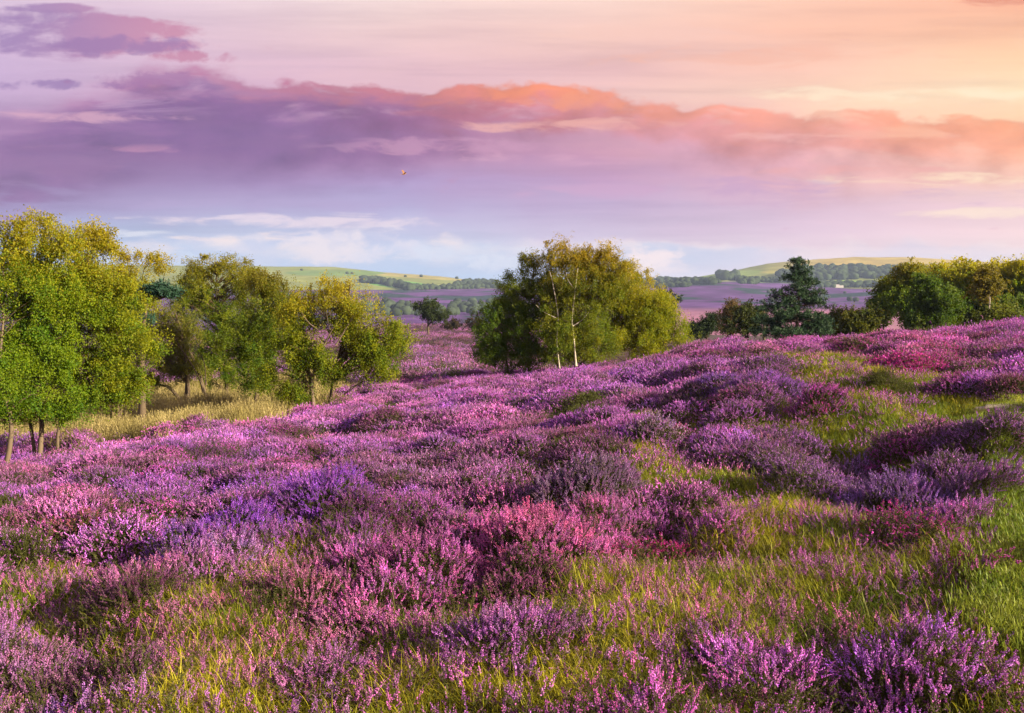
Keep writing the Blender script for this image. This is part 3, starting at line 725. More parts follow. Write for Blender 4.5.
def instancer(name, label, cat, protos, m, pts, rot, scl, idx, col):
    pc = bpy.data.collections.new(name + '_kit')
    for i, (v, f, a) in enumerate(protos):
        o = bpy.data.objects.new('%s_kit_%02d' % (name, i), mesh_np(name + '_kit', v, [f], [m], attrs={'tint': a}))
        pc.objects.link(o)
    me = bpy.data.meshes.new(name)
    me.vertices.add(len(pts)); me.vertices.foreach_set('co', np.ascontiguousarray(pts, np.float32).ravel())
    def av(k, t, key, d):
        q = me.attributes.new(k, t, 'POINT'); q.data.foreach_set(key, np.ascontiguousarray(d).ravel())
    av('rot', 'FLOAT_VECTOR', 'vector', np.asarray(rot, np.float32)); av('scl', 'FLOAT_VECTOR', 'vector', np.asarray(scl, np.float32))
    av('idx', 'INT', 'value', np.asarray(idx, np.int32)); av('col', 'FLOAT_COLOR', 'color', np.concatenate([col, np.ones((len(col), 1))], 1).astype(np.float32))
    me.update()
    ng = bpy.data.node_groups.new(name, 'GeometryNodeTree')
    ng.interface.new_socket('Geometry', in_out='INPUT', socket_type='NodeSocketGeometry'); ng.interface.new_socket('Geometry', in_out='OUTPUT', socket_type='NodeSocketGeometry')
    N = ng.nodes; gi = N.new('NodeGroupInput'); go = N.new('NodeGroupOutput')
    iop = N.new('GeometryNodeInstanceOnPoints'); ci = N.new('GeometryNodeCollectionInfo'); ci.inputs['Collection'].default_value = pc
    ci.inputs['Separate Children'].default_value = True; ci.inputs['Reset Children'].default_value = True
    def na(k, t):
        q = N.new('GeometryNodeInputNamedAttribute'); q.data_type = t; q.inputs['Name'].default_value = k
        return next(s for s in q.outputs if s.enabled and s.name == 'Attribute')
    L = ng.links.new
    L(gi.outputs[0], iop.inputs['Points']); L(ci.outputs[0], iop.inputs['Instance']); iop.inputs['Pick Instance'].default_value = True
    L(na('idx', 'INT'), iop.inputs['Instance Index'])
    e2r = N.new('FunctionNodeEulerToRotation'); L(na('rot', 'FLOAT_VECTOR'), e2r.inputs[0]); L(e2r.outputs[0], iop.inputs['Rotation'])
    L(na('scl', 'FLOAT_VECTOR'), iop.inputs['Scale']); L(iop.outputs[0], go.inputs[0])
    o = link(name, me); o.modifiers.new('scatter', 'NODES').node_group = ng
    return tag(o, label, cat, kind='stuff')

def euler_to(d, spin):
    """XYZ euler that turns +Z to d after a spin about Z"""
    d = unit(d)
    # Rz(phi) Ry(theta) Rz(spin): use yaw/tilt only, the spin is folded into the variants
    theta = np.arccos(np.clip(d[:, 2], -1, 1)); phi = np.arctan2(d[:, 1], d[:, 0])
    # matrix R = Rz(phi) Ry(theta) Rz(spin)
    cp, sp_, ct, st, cs, ss_ = np.cos(phi), np.sin(phi), np.cos(theta), np.sin(theta), np.cos(spin), np.sin(spin)
    m00 = cp * ct * cs - sp_ * ss_; m10 = sp_ * ct * cs + cp * ss_; m20 = -st * cs
    m21 = st * ss_; m22 = ct; 
    ey = np.arcsin(np.clip(-m20, -1, 1)); ex = np.arctan2(m21, m22); ez = np.arctan2(m10, m00)
    return np.stack([ex, ey, ez], 1)
def rot_mats(e):
    cx, sx, cy, sy, cz, sz = np.cos(e[:, 0]), np.sin(e[:, 0]), np.cos(e[:, 1]), np.sin(e[:, 1]), np.cos(e[:, 2]), np.sin(e[:, 2])
    return np.stack([np.stack([cy * cz, sx * sy * cz - cx * sz, cx * sy * cz + sx * sz], -1),
                     np.stack([cy * sz, sx * sy * sz + cx * cz, cx * sy * sz - sx * cz], -1),
                     np.stack([-sy, sx * cy, cx * cy], -1)], 1)

# bloom colours
LING = np.array((.58, .20, .66)); VIOLET = np.array((.38, .10, .70)); PINK = np.array((.70, .17, .53)); MAGENTA = np.array((.46, .018, .25)); LAV = np.array((.34, .17, .42))
SALMON = np.array((.46, .17, .25)); BROWN = np.array((.12, .05, .05)); MAUVE = np.array((.40, .18, .34))
# colour fields in the picture: (px, py, rx, ry, colour, weight)
CF = [(270, 492, 110, 26, VIOLET, 1.6), (530, 505, 90, 22, PINK, 1.5), (450, 525, 90, 30, PINK, .8), (900, 465, 90, 26, LAV, 1.3), (820, 440, 60, 24, LAV, 1.0), (230, 600, 90, 40, SALMON, 1.3), (360, 560, 90, 30, PINK, .6),
      (80, 560, 110, 34, np.array((.50, .15, .45)), .9), (40, 650, 60, 40, LAV, .8), (100, 490, 60, 20, np.array((.40, .13, .36)), .5), (720, 375, 110, 22, np.array((.38, .15, .48)), .9), (900, 345, 150, 16, np.array((.55, .15, .40)), .9),
      (640, 350, 80, 10, np.array((.50, .20, .48)), .5), (300, 690, 120, 24, np.array((.42, .17, .44)), .7), (20, 700, 30, 18, np.array((.62, .28, .45)), 1.0), (700, 680, 120, 24, np.array((.42, .08, .34)), .8), (880, 690, 110, 24, np.array((.46, .09, .42)), 1.0),
      (780, 575, 150, 30, np.array((.46, .20, .28)), .7), (560, 470, 60, 20, np.array((.36, .17, .38)), .6), (430, 455, 80, 18, np.array((.46, .22, .44)), .7)]
def bloom(x, y, z):
    px, py = project(x, y, z)
    c = np.tile(LING, (len(x), 1)); 
    n1 = fbm(x * .45 + 31, y * .45, 3)[:, None]; 
    c = c + n1 * np.array((.14, .05, -.16))
    w = np.ones((len(x), 1)); acc = c.copy()
    for (a, b, rx, ry, k, v) in CF:
        f = (1.6 * v * np.exp(-(((px - a) / rx) ** 2 + ((py - b) / ry) ** 2)))[:, None]
        acc = acc + f * k; w = w + f
    return acc / w

def dome_points(cx, cy, rad, h, dens, r_):
    n = max(3, int(PI * rad * rad * dens * r_.uniform(.85, 1.15)))
    t = np.sqrt(r_.uniform(size=n)); th = r_.uniform(0, 2 * PI, n)
    x = cx + rad * t * np.cos(th); y = cy + rad * t * np.sin(th)
    z0 = ground_z(x, y)
    dz = h * (1 - t ** 2.4) ** .8
    out = np.stack([np.cos(th) * t, np.sin(th) * t, np.zeros(n)], 1)
    d = unit(np.array([0, 0, 1.]) + out * np.array([.85]) + r_.normal(size=(n, 3)) * .10)
    return x, y, z0, dz, d, t

# individual bushes told apart in the photo: px, py of foot, half width px, height m, colour, kind, label
V2 = np.array((.38, .10, .66)); BSH = [
 (325, 497, 58, .42, V2, 'ling', 'widest and brightest violet heather bush, on the left slope'),
 (235, 512, 46, .36, VIOLET, 'ling', 'violet heather bush touching the left end of the brightest violet bush'),
 (180, 525, 36, .30, np.array((.33, .12, .58)), 'ling', 'low violet heather bush, leftmost of the row of violet bushes'),
 (232, 533, 26, .24, np.array((.46, .24, .60)), 'ling', 'pale lilac heather bush below the row of violet bushes'),
 (48, 486, 26, .22, BROWN, 'ling', 'withered dark brown heather bush in pink heather near the left edge'),
 (104, 470, 24, .22, np.array((.07, .06, .02)), 'green', 'flowerless dark green heather bush above the withered brown one'),
 (78, 512, 30, .24, np.array((.22, .07, .10)), 'ling', 'dull maroon fading heather bush below the withered brown one'),
 (335, 446, 26, .3, MAGENTA, 'bell', 'deep magenta heather bush above the brightest violet bush'),
 (268, 436, 24, .26, np.array((.50, .04, .34)), 'bell', 'magenta heather bush near the dry grass under weeping birch'),
 (195, 445, 30, .34, np.array((.28, .14, .36)), 'ling', 'grey mauve domed heather bush beside the dry grass hollow'),
 (128, 452, 28, .32, np.array((.42, .14, .38)), 'ling', 'pink mauve heather bush at the edge of dry grass below the leaning birch'),
 (535, 530, 76, .44, np.array((.66, .17, .46)), 'ling', 'large glowing pink heather bush in the middle of the slope'),
 (428, 548, 60, .36, np.array((.50, .13, .44)), 'ling', 'rosy heather bush left of the large glowing pink bush'),
 (572, 488, 66, .46, np.array((.30, .17, .34)), 'ling', 'big dusky grey mauve heather bush behind the large glowing pink bush'),
 (650, 522, 46, .26, MAGENTA, 'bell', 'dark magenta heather patch right of the large glowing pink bush'),
 (905, 490, 66, .46, np.array((.33, .16, .48)), 'ling', 'tall spiky lavender heather bush near the grassy path'),
 (965, 490, 46, .40, np.array((.34, .15, .40)), 'ling', 'dull purple heather bush right of the tall spiky lavender bush'),
 (818, 462, 36, .34, np.array((.33, .17, .46)), 'ling', 'lavender heather bush left of the tall spiky lavender bush'),
 (850, 440, 34, .26, np.array((.34, .19, .44)), 'ling', 'blue grey lavender heather bush below the green grass mound'),
 (898, 440, 30, .22, np.array((.46, .05, .36)), 'bell', 'magenta heather bush beside the blue grey lavender bush'),
 (908, 524, 44, .28, np.array((.50, .03, .34)), 'bell', 'vivid magenta heather bush in front of the tall spiky lavender bush'),
 (974, 562, 20, .17, np.array((.46, .02, .30)), 'bell', 'small crimson magenta heather tuft alone on the green turf'),
 (950, 388, 22, .34, np.array((.50, .12, .42)), 'ling', 'leaning pink heather bush left of the sandy patch'),
 (1010, 388, 26, .42, np.array((.34, .13, .24)), 'ling', 'dark reddish heather bush right above the sandy patch'),
 (762, 398, 44, .42, np.array((.36, .13, .52)), 'ling', 'deep purple heather bush on the crest below the big pine'),
 (716, 392, 40, .40, np.array((.32, .14, .52)), 'ling', 'bluish purple heather bush left of the deep purple crest bush'),
 (640, 392, 26, .34, np.array((.20, .10, .20)), 'ling', 'dark dusky heather bush on the crest by the middle birches'),
 (905, 366, 42, .40, np.array((.56, .06, .36)), 'bell', 'bright cerise heather bush above the green grass mound'),
 (945, 333, 24, .34, np.array((.60, .05, .22)), 'bell', 'crimson heather bush on the skyline before the right wood'),
 (850, 342, 16, .40, np.array((.20, .10, .12)), 'ling', 'brown grey heather bush on the skyline beside the big pine'),
 (985, 345, 40, .36, np.array((.36, .12, .32)), 'ling', 'wide dull purple heather bush below the right wood'),
 (818, 412, 26, .30, np.array((.46, .08, .40)), 'ling', 'small pink purple heather bush at the left foot of the green mound'),
 (655, 372, 34, .34, np.array((.42, .17, .50)), 'ling', 'light purple heather bush on the crest below the sunny birch'),
 (590, 385, 34, .34, np.array((.36, .13, .46)), 'ling', 'purple heather bush in front of the white stemmed birch'),
 (650, 445, 30, .30, np.array((.40, .26, .40)), 'ling', 'pale faded heather bush on a grassy hummock in mid slope'),
 (120, 385, 0, 0, None, None, None),
]
BSH = [b for b in BSH if b[6]]
bush_xy = []
for b in BSH:
    x, y = on_ground(b[0], b[1]); bush_xy.append((x, y, b[2] * y / F))

def realise(kind, lod, P, e, scl, col):
    """heather sprays as one real mesh"""
    var = SPR[(kind, lod)]; k = rng.integers(0, len(var), len(P)); V = []; Fc = []; A = []; n = 0
    Mx = rot_mats(e)
    for i, (v, f, a) in enumerate(var):
        s = np.where(k == i)[0]
        if not len(s): continue
        W = np.einsum('nij,nvj->nvi', Mx[s], v[None] * scl[s][:, None, None]) + P[s][:, None]
        c = a[None, :, 1:2] * (col[s][:, None, :] * a[None, :, 0:1]) + (1 - a[None, :, 1:2]) * (np.array((.085, .095, .022)) * a[None, :, 0:1])
        V.append(W.reshape(-1, 3)); A.append(c.reshape(-1, 3))
        Fc.append((f[None] + (np.arange(len(s)) * len(v))[:, None, None]).reshape(-1, 3) + n); n += len(s) * len(v)
    A = np.concatenate(A)
    return np.concatenate(V), np.concatenate(Fc), np.concatenate([A, np.ones((len(A), 1))], 1)
BG = 'heather bushes that stand out on the heath'
for b, (x, y, rad) in zip(BSH, bush_xy):
    r = math.hypot(x, y); lod = 0 if r < 9.5 else 1 if r < 20 else 2
    dens = {0: 230, 1: 150, 2: 85}[lod]
    base = np.array([x, y, gz(x, y)])
    xs, ys, z0, dz, d, t = dome_points(x, y, rad, b[3] * .85, dens, rng)
    wob = 1 + .35 * fbm(xs * 2.2, ys * 2.2, 2)
    P = np.stack([xs, ys, z0 + dz * wob - .04], 1) - base
    sc = rng.uniform(.6, 1.05, len(xs)) * (1 - .25 * t)
    e = euler_to(d, rng.uniform(0, 6.28, len(xs)))
    cb = np.where(rng.uniform(size=(len(xs), 1)) < .25, b[4] * .55 + LING * .45, b[4])
    col = np.clip(cb * (1 + rng.normal(size=(len(xs), 1)) * .2) * (1 + rng.normal(size=(len(xs), 3)) * .06), .005, .9)
    v, f, a = realise(b[5], lod, P, e, sc, col)
    o = link('heather_bush', mesh_np('heather_bush', v, [f], [M_HEATH], attrs={'col': a}), loc=base)
    tag(o, b[6], 'heather bush', BG)

# the heather cover
def scatter_bushes():
    out = []
    # candidate cells, larger with distance
    for (r0, r1, cell) in ((2.0, 9, .46), (9, 20, .76), (20, 48, 1.1)):
        A = R(40); n = int(.5 * 2 * A * (r1 ** 2 - r0 ** 2) / cell ** 2 * 1.25)
        r = np.sqrt(rng.uniform(r0 ** 2, r1 ** 2, n)); az = rng.uniform(-A, A, n)
        x = np.sin(az) * r; y = np.cos(az) * r
        rad = cell * rng.uniform(.5, 1.05, n)
        out.append(np.stack([x, y, rad], 1))
    # the far heather seen between the trees, and its flanks
    n = 5200; r = np.sqrt(rng.uniform(46 ** 2, 290 ** 2, n)); az = rng.uniform(R(-22), R(2), n)
    out.append(np.stack([np.sin(az) * r, np.cos(az) * r, rng.uniform(.9, 2.0, n)], 1))
    return np.concatenate(out)
B = scatter_bushes()
tz = land(B[:, 0], B[:, 1]); g_, d_, t_ = covers(B[:, 0], B[:, 1], tz)
pxb, pyb = project(B[:, 0], B[:, 1], tz)
sandb = np.exp(-(((pxb - 990) / 45) ** 2 + ((pyb - 404) / 9) ** 2))
ok = (rng.uniform(size=len(B)) > np.clip(sstep(.2, 1.0, g_) * 1.0, 0, .92)) & (d_ < .35) & (t_ < .4) & (sandb < .3) & ((np.hypot(B[:, 0], B[:, 1]) > 9) | (rng.uniform(size=len(B)) < .54))
for (x, y, rad) in bush_xy:
    ok &= np.hypot(B[:, 0] - x, B[:, 1] - y) > rad * .75
B = B[ok]; 
bc = bloom(B[:, 0], B[:, 1], land(B[:, 0], B[:, 1]))
PP = {0: [], 1: [], 2: []}
for (x, y, rad), c in zip(B, bc):
    r = math.hypot(x, y); lod = 0 if r < 9 else 1 if r < 20 else 2
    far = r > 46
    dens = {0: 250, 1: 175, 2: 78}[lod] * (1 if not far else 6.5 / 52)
    h = min(rad * rng.uniform(.55, .95), (.26, .40, .44)[lod]) if not far else rad * .28
    u = rng.uniform()
    if lod == 0 and .20 <= u < .27: u = .3
    kind = 'ling'
    cc = c.copy()
    v = rng.uniform(.72, 1.25); 
    if u < .09: cc = np.array((.46, .04, .30)) * .5 + c * .5; kind = 'bell'
    elif u < .20: cc = c * np.array((.5, .45, .4)); 
    elif u < .27: kind = 'green'; cc = np.array((.09, .10, .03))
    elif u < .36: cc = c * .6 + SALMON * .4
    elif u < .5: cc = c * .75 + LAV * .3
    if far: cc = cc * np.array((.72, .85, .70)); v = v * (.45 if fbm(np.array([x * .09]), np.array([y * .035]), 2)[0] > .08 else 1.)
    xs, ys, z0, dz, d, t = dome_points(x, y, rad, h, dens, rng)
    wob = 1 + .3 * noise(xs * 2.5, ys * 2.5)
    sc = rng.uniform(.5, .95, len(xs)) * ((.86, .80, .85)[lod] if not far else 2.0)
    e = euler_to(d, rng.uniform(0, 6.28, len(xs)))
    col = np.clip(cc * v * (1 + rng.normal(size=(len(xs), 1)) * .17) * (1 + rng.normal(size=(len(xs), 3)) * .07), .004, .95)
    off = {'ling': 0, 'bell': 5, 'green': 8}[kind]; nv = {'ling': 5, 'bell': 3, 'green': 2}[kind]
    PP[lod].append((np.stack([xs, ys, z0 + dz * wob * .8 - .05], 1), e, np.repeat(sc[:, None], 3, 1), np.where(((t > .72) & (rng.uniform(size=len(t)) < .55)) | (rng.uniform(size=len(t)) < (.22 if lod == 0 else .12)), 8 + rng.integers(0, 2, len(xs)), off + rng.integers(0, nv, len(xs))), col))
for lod, r0, r1, n in ((0, 2, 9, 9000), (1, 9, 20, 9000), (2, 20, 34, 6000)):
    r = np.sqrt(rng.uniform(r0 ** 2, r1 ** 2, n)); az = rng.uniform(R(-40), R(40), n); x = np.sin(az) * r; y = np.cos(az) * r
    tz = land(x, y); g_, d_, t_ = covers(x, y, tz); ppx, ppy = project(x, y, tz)
    k = (d_ < .3) & (t_ < .35 + .65 * (rng.uniform(size=n) < .45)) & (rng.uniform(size=n) < np.where(g_ > .95, .6, .95)) & (np.exp(-(((ppx - 985) / 50) ** 2 + ((ppy - 404) / 12) ** 2)) < .3)
    x, y = x[k], y[k]; n = len(x); c = bloom(x, y, land(x, y)) * .7 + np.array((.50, .16, .30)) * .3
    col = np.clip(c * rng.uniform(.7, 1.3, (n, 1)) * (1 + rng.normal(size=(n, 3)) * .08), .004, .95)
    e = euler_to(unit(rng.normal(size=(n, 3)) * .22 + [0, 0, 1.]), rng.uniform(0, 6.28, n))
    PP[lod].append((np.stack([x, y, ground_z(x, y) - .03], 1), e, np.repeat(rng.uniform(.45, .85, n)[:, None], 3, 1), np.where(rng.uniform(size=n) < .75, rng.integers(0, 5, n), rng.integers(8, 10, n)), col))
names = {0: ('heather', 'flowering heather in the foreground, mixed purple, pink and green sprays'), 1: ('heather', 'low mounds of purple heather over the middle of the slope'), 2: ('heather', 'purple heather covering the crest and the far valley floor')}
tot = 0
for lod in (0, 1, 2):
    q = [np.concatenate(z) for z in zip(*PP[lod])]; tot += len(q[0])
    pr = SPR[('ling', lod)] + SPR[('bell', lod)] + SPR[('green', lod)]
    instancer(names[lod][0], names[lod][1], 'heather', pr, M_HEATH_I, q[0], q[1], q[2], q[3], q[4])
print('heather sprays', tot)

# grasses
def grass_scatter(name, label, protos, n, r0, r1, accept, cols, smin, smax, azr=40, p=2.):
    A = R(azr); r = rng.uniform(r0 ** p, r1 ** p, n) ** (1 / p); az = rng.uniform(-A, A, n)
    x = np.sin(az) * r; y = np.cos(az) * r
    g, d, t = covers(x, y, land(x, y))
    px, py = project(x, y, land(x, y))
    k = rng.uniform(size=n) < accept(g, d, t, px, py, r)
    x, y = x[k], y[k]; z = ground_z(x, y) - .01; n = len(x)
    cols = np.array(cols); mixv = np.clip(.5 + .9 * fbm(x * .8, y * .8, 2) + rng.normal(size=n) * .22, 0, 1)[:, None]
    col = (cols[0] * (1 - mixv) + cols[1] * mixv) * rng.uniform(.75, 1.25, (n, 1))
    e = np.stack([rng.normal(size=n) * .12, rng.normal(size=n) * .12, rng.uniform(0, 6.28, n)], 1)
    s = np.repeat(rng.uniform(smin, smax, n)[:, None], 3, 1)
    return instancer(name, label, 'grass', protos, M_GRASS_I, np.stack([x, y, z], 1), e, s, rng.integers(0, len(protos), n), col)
GC = ((.10, .17, .007), (.42, .38, .022))
sd = lambda px, py: np.exp(-(((px - 988) / 46) ** 2 + ((py - 406) / 9) ** 2))
grass_scatter('long_grass', 'long arching green grass growing through the near heather', GRS['long'], 36000, 2, 10, lambda g, d, t, px, py, r: np.clip(.25 + g * 1.1, 0, 1) * (t < .3), GC, .8, 1.35)
grass_scatter('grass', 'yellow green tussock grass between the heather mounds', GRS['mid'], 75000, 5, 34, lambda g, d, t, px, py, r: np.clip((g - .05) * 1.3, 0, 1) * (d < .3) * (1 - t) * (sd(px, py) < .25), GC, .7, 1.25)
grass_scatter('short_turf', 'short mown looking green turf of the path', GRS['turf'], 110000, 3, 20, lambda g, d, t, px, py, r: np.clip(np.maximum(t, (g - .45)), 0, 1) * (sd(px, py) * rng.uniform(.5, 1.5, len(px)) < .45), ((.085, .17, .008), (.25, .29, .03)), .8, 1.6, p=1.15)
grass_scatter('dry_grass', 'pale dry straw grass in the hollow under the left trees', GRS['dry'], 30000, 15, 75, lambda g, d, t, px, py, r: d, ((.27, .235, .075), (.50, .42, .19)), .7, 1.2)

# ------------------------------------------------------------------ small far things
q = on_hill(835, 287.5)
bx, by = q; bz = float(hill_z(np.array([bx]), np.array([by]))[0])
m_w, nt, out = mat('whitewash'); g = G(nt); p = g.n('ShaderNodeBsdfDiffuse'); p.inputs[0].default_value = (.42, .41, .40, 1); nt.links.new(p.outputs[0], out.inputs[0])
m_r, nt, out = mat('slate_roof'); g = G(nt); p = g.n('ShaderNodeBsdfDiffuse'); p.inputs[0].default_value = (.36, .34, .34, 1); nt.links.new(p.outputs[0], out.inputs[0])
farm = tag(link('farmhouse', None, loc=(bx, by, bz - .3)), 'tiny long white farmhouse at the foot of the wooded hill', 'house')
def prism(L, D, z0, z1, ridge=None, xo=0., yo=0.):
    b = np.array([[-L, -D, z0], [L, -D, z0], [L, D, z0], [-L, D, z0]]) + [xo, yo, 0]
    if ridge is None:
        t = b.copy(); t[:, 2] = z1
        return np.concatenate([b, t]), np.array([[0, 1, 5, 4], [1, 2, 6, 5], [2, 3, 7, 6], [3, 0, 4, 7], [4, 5, 6, 7]])
    t = np.array([[-L, 0, z1], [L, 0, z1]]) + [xo, yo, 0]
    return np.concatenate([b, t]), np.array([[0, 1, 5, 4], [2, 3, 4, 5], [0, 4, 3, 3], [1, 2, 5, 5]])
mb = MB(); mb.add(*prism(7, 3, -1, 3.6)); mb.add(*prism(3.4, 2.4, -1, 2.8, xo=10.8)); link('wall', mb.mesh('wall', [m_w]), farm)
mb = MB()
for L, D, z0, z1, xo in ((7.3, 3.3, 3.61, 5.6, 0), (3.35, 2.7, 2.81, 4.2, 10.95)):
    v, f = prism(L, D, z0, z1, True, xo); mb.add(v, f[:2]); mb.add(v, f[2:, :3])
link('roof', mb.mesh('roof', [m_r]), farm)

bp_ = at(404, 174, 60)
V = []; ring = 8; prof = [(-.17, .004), (-.13, .018), (-.06, .040), (.02, .045), (.08, .034), (.11, .030), (.14, .022), (.165, .006)]
mb = MB()
mb.tube(np.array([[x, 0, .02 * math.sin(x * 9)] for x, _ in prof]), [r_ for _, r_ in prof], ring)
tail = np.array([[-.13, -.015, 0], [-.27, -.055, 0], [-.29, 0, .004], [-.27, .055, 0], [-.13, .015, 0], [-.2, 0, .012]]); mb.add(tail, np.array([[0, 1, 5], [1, 2, 5], [2, 3, 5], [3, 4, 5]]))
for s in (-1, 1):
    w = np.array([[.06, .03, .02], [.09, .17, .13], [.05, .36, .20], [-.06, .34, .19], [-.05, .17, .11], [-.06, .03, .015], [.0, .1, .075]]) * [1, s, 1]
    wl = w - [0, 0, .008]
    f = np.array([[0, 1, 6], [1, 4, 6], [4, 5, 6], [5, 0, 6], [1, 2, 3], [1, 3, 4]])
    mb.add(w, f); mb.add(wl, f[:, ::-1])
m_b, nt, out = mat('sunlit_feather'); g = G(nt); tc = g.n('ShaderNodeTexCoord')
p = g.n('ShaderNodeBsdfPrincipled'); g.put(p.inputs['Base Color'], g.mix(g.noise(tc.outputs['Object'], 14., 3), (.20, .09, .04), (.32, .16, .07))); p.inputs['Roughness'].default_value = .8  # orange light on the bird is put into its feather colour
nt.links.new(p.outputs[0], out.inputs[0])
bird = link('bird', mb.mesh('bird', [m_b], smooth=True), loc=bp_); bird.rotation_euler = (R(20), R(-8), R(25))
tag(bird, 'small orange lit bird flying high in the mauve sky', 'bird')

# ------------------------------------------------------------------ sky
SUN_AZ, SUN_EL = R(114), R(21)          # clockwise from the view direction (+Y)
W = bpy.data.worlds.new('World'); S.world = W; W.use_nodes = True
nt = W.node_tree; nt.nodes.clear(); g = G(nt)
out = g.n('ShaderNodeOutputWorld'); bg = g.n('ShaderNodeBackground'); bg.inputs[1].default_value = .05
nt.links.new(bg.outputs[0], out.inputs[0])
tc = g.n('ShaderNodeTexCoord'); D = tc.outputs['Generated']
sx = g.n('ShaderNodeSeparateXYZ'); nt.links.new(D, sx.inputs[0]); X, Y, Z = sx.outputs
az = g.m('ARCTAN2', X, Y)
azc = g.m('MINIMUM', g.m('MAXIMUM', az, -.6), .6)
af = g.sub(azc, g.mul(g.sub(az, azc), .2361))                 # folds back behind the viewer
u = g.add(g.m('DIVIDE', af, 1.2), .5)
h = g.m('SQRT', g.add(g.mul(X, X), g.mul(Y, Y)))
cc = g.m('MAXIMUM', g.m('COSINE', af), .85)
v = g.mul(g.m('DIVIDE', g.m('DIVIDE', Z, g.m('MAXIMUM', h, .02)), cc), F)      # height over the horizon, 887 to the 45 degrees
v = g.m('MINIMUM', v, 1500.)
pu = g.mul(af, F)
cv = g.comb(g.mul(pu, .0045), g.mul(v, .019), 0.)
cv2 = g.comb(g.mul(pu, .012), g.mul(v, .034), 3.7)
cv3 = g.comb(g.mul(pu, .020), g.mul(v, .030), 8.1)
nA = g.noise(cv, 1., 6, .58, .4); nB = g.noise(cv2, 1., 7, .6, .3); nC = g.noise(cv3, 1., 6, .55)
wA = g.sub(nA, .5); wB = g.sub(nB, .5); wC = g.sub(nC, .5)
SKY = 6.9
PXS = [0, 200, 400, 600, 800, 1024]
upos = lambda px: math.atan((px - CX) / F) / 1.2 + .5
def row(cols, pxs=PXS, uu=None):
    return g.ramp(uu if uu is not None else u, [(upos(p_), tuple(SKY * k for k in lin(c))) for p_, c in zip(pxs, cols)])
ROWS = [(0, [(176, 210, 238), (182, 212, 238), (172, 204, 236), (212, 214, 232), (240, 218, 222), (248, 224, 216)]),
        (22, [(165, 204, 238), (176, 210, 238), (166, 200, 236), (208, 212, 232), (238, 215, 220), (248, 222, 215)]),
        (45, [(160, 195, 228), (196, 205, 228), (188, 200, 228), (214, 206, 222), (236, 210, 218), (245, 216, 214)]),
        (70, [(152, 176, 212), (186, 190, 220), (192, 192, 222), (204, 186, 212), (225, 194, 212), (240, 208, 210)]),
        (95, [(158, 140, 186), (170, 155, 196), (178, 166, 206), (192, 166, 200), (214, 180, 200), (236, 200, 204)]),
        (120, [(146, 108, 156), (154, 124, 172), (174, 150, 196), (192, 150, 186), (222, 178, 190), (248, 206, 186)]),
        (150, [(138, 94, 146), (142, 98, 148), (164, 118, 160), (194, 142, 170), (235, 180, 178), (250, 192, 164)]),
        (178, [(158, 114, 162), (152, 106, 156), (180, 134, 168), (212, 160, 170), (246, 196, 178), (253, 208, 166)]),
        (203, [(196, 165, 200), (206, 168, 194), (217, 178, 192), (238, 195, 190), (252, 212, 186), (255, 230, 188)]),
        (228, [(200, 172, 206), (216, 182, 202), (227, 188, 196), (235, 190, 188), (248, 200, 180), (255, 216, 174)]),
        (265, [(208, 180, 208), (222, 192, 206), (236, 202, 200), (241, 200, 188), (248, 194, 170), (251, 196, 160)]),
        (305, [(216, 192, 212), (230, 206, 216), (244, 220, 214), (250, 218, 204), (252, 204, 180), (249, 182, 150)]),
        (700, [(170, 165, 205), (178, 172, 208), (190, 178, 208), (200, 182, 205), (210, 182, 196), (222, 180, 180)])]
vv = g.add(g.add(v, g.mul(wA, 34.)), g.mul(wB, 18.))
uu = g.add(u, g.add(g.mul(wA, .10), g.mul(wB, .05)))
c = row(ROWS[0][1], uu=uu)
for (v0, _), (v1, cols) in zip(ROWS[:-1], ROWS[1:]):
    c = g.mix(g.ss(vv, v0, v1, smooth=False), c, row(cols, uu=uu))
# soft streaks of thin cloud
st = g.noise(g.comb(g.mul(pu, .0035), g.mul(v, .045), 12.), 1., 6, .6, .2)
c = g.mix(1., c, g.ramp(st, [(.25, (.84, .83, .86)), (.5, (1, 1, 1)), (.75, (1.1, 1.08, 1.06))]), 'MULTIPLY')
# low cumulus near the horizon
puff = g.mul(g.ss(g.add(g.mul(wC, 46.), g.sub(62., v)), -2., 7.), g.ss(v, 16., 44.))
pr_ = g.mul(puff, g.ramp(u, [(upos(60), (0, 0, 0)), (upos(230), (.9,) * 3), (upos(470), (.8,) * 3), (upos(560), (.2,) * 3), (upos(640), (.8,) * 3), (upos(800), (.35,) * 3)]))
c = g.mix(pr_, c, g.mix(g.ss(g.add(wB, g.mul(g.sub(v, 50.), .012)), -.12, .2), tuple(SKY * k for k in lin((188, 202, 230))), tuple(SKY * k for k in lin((246, 228, 226)))))
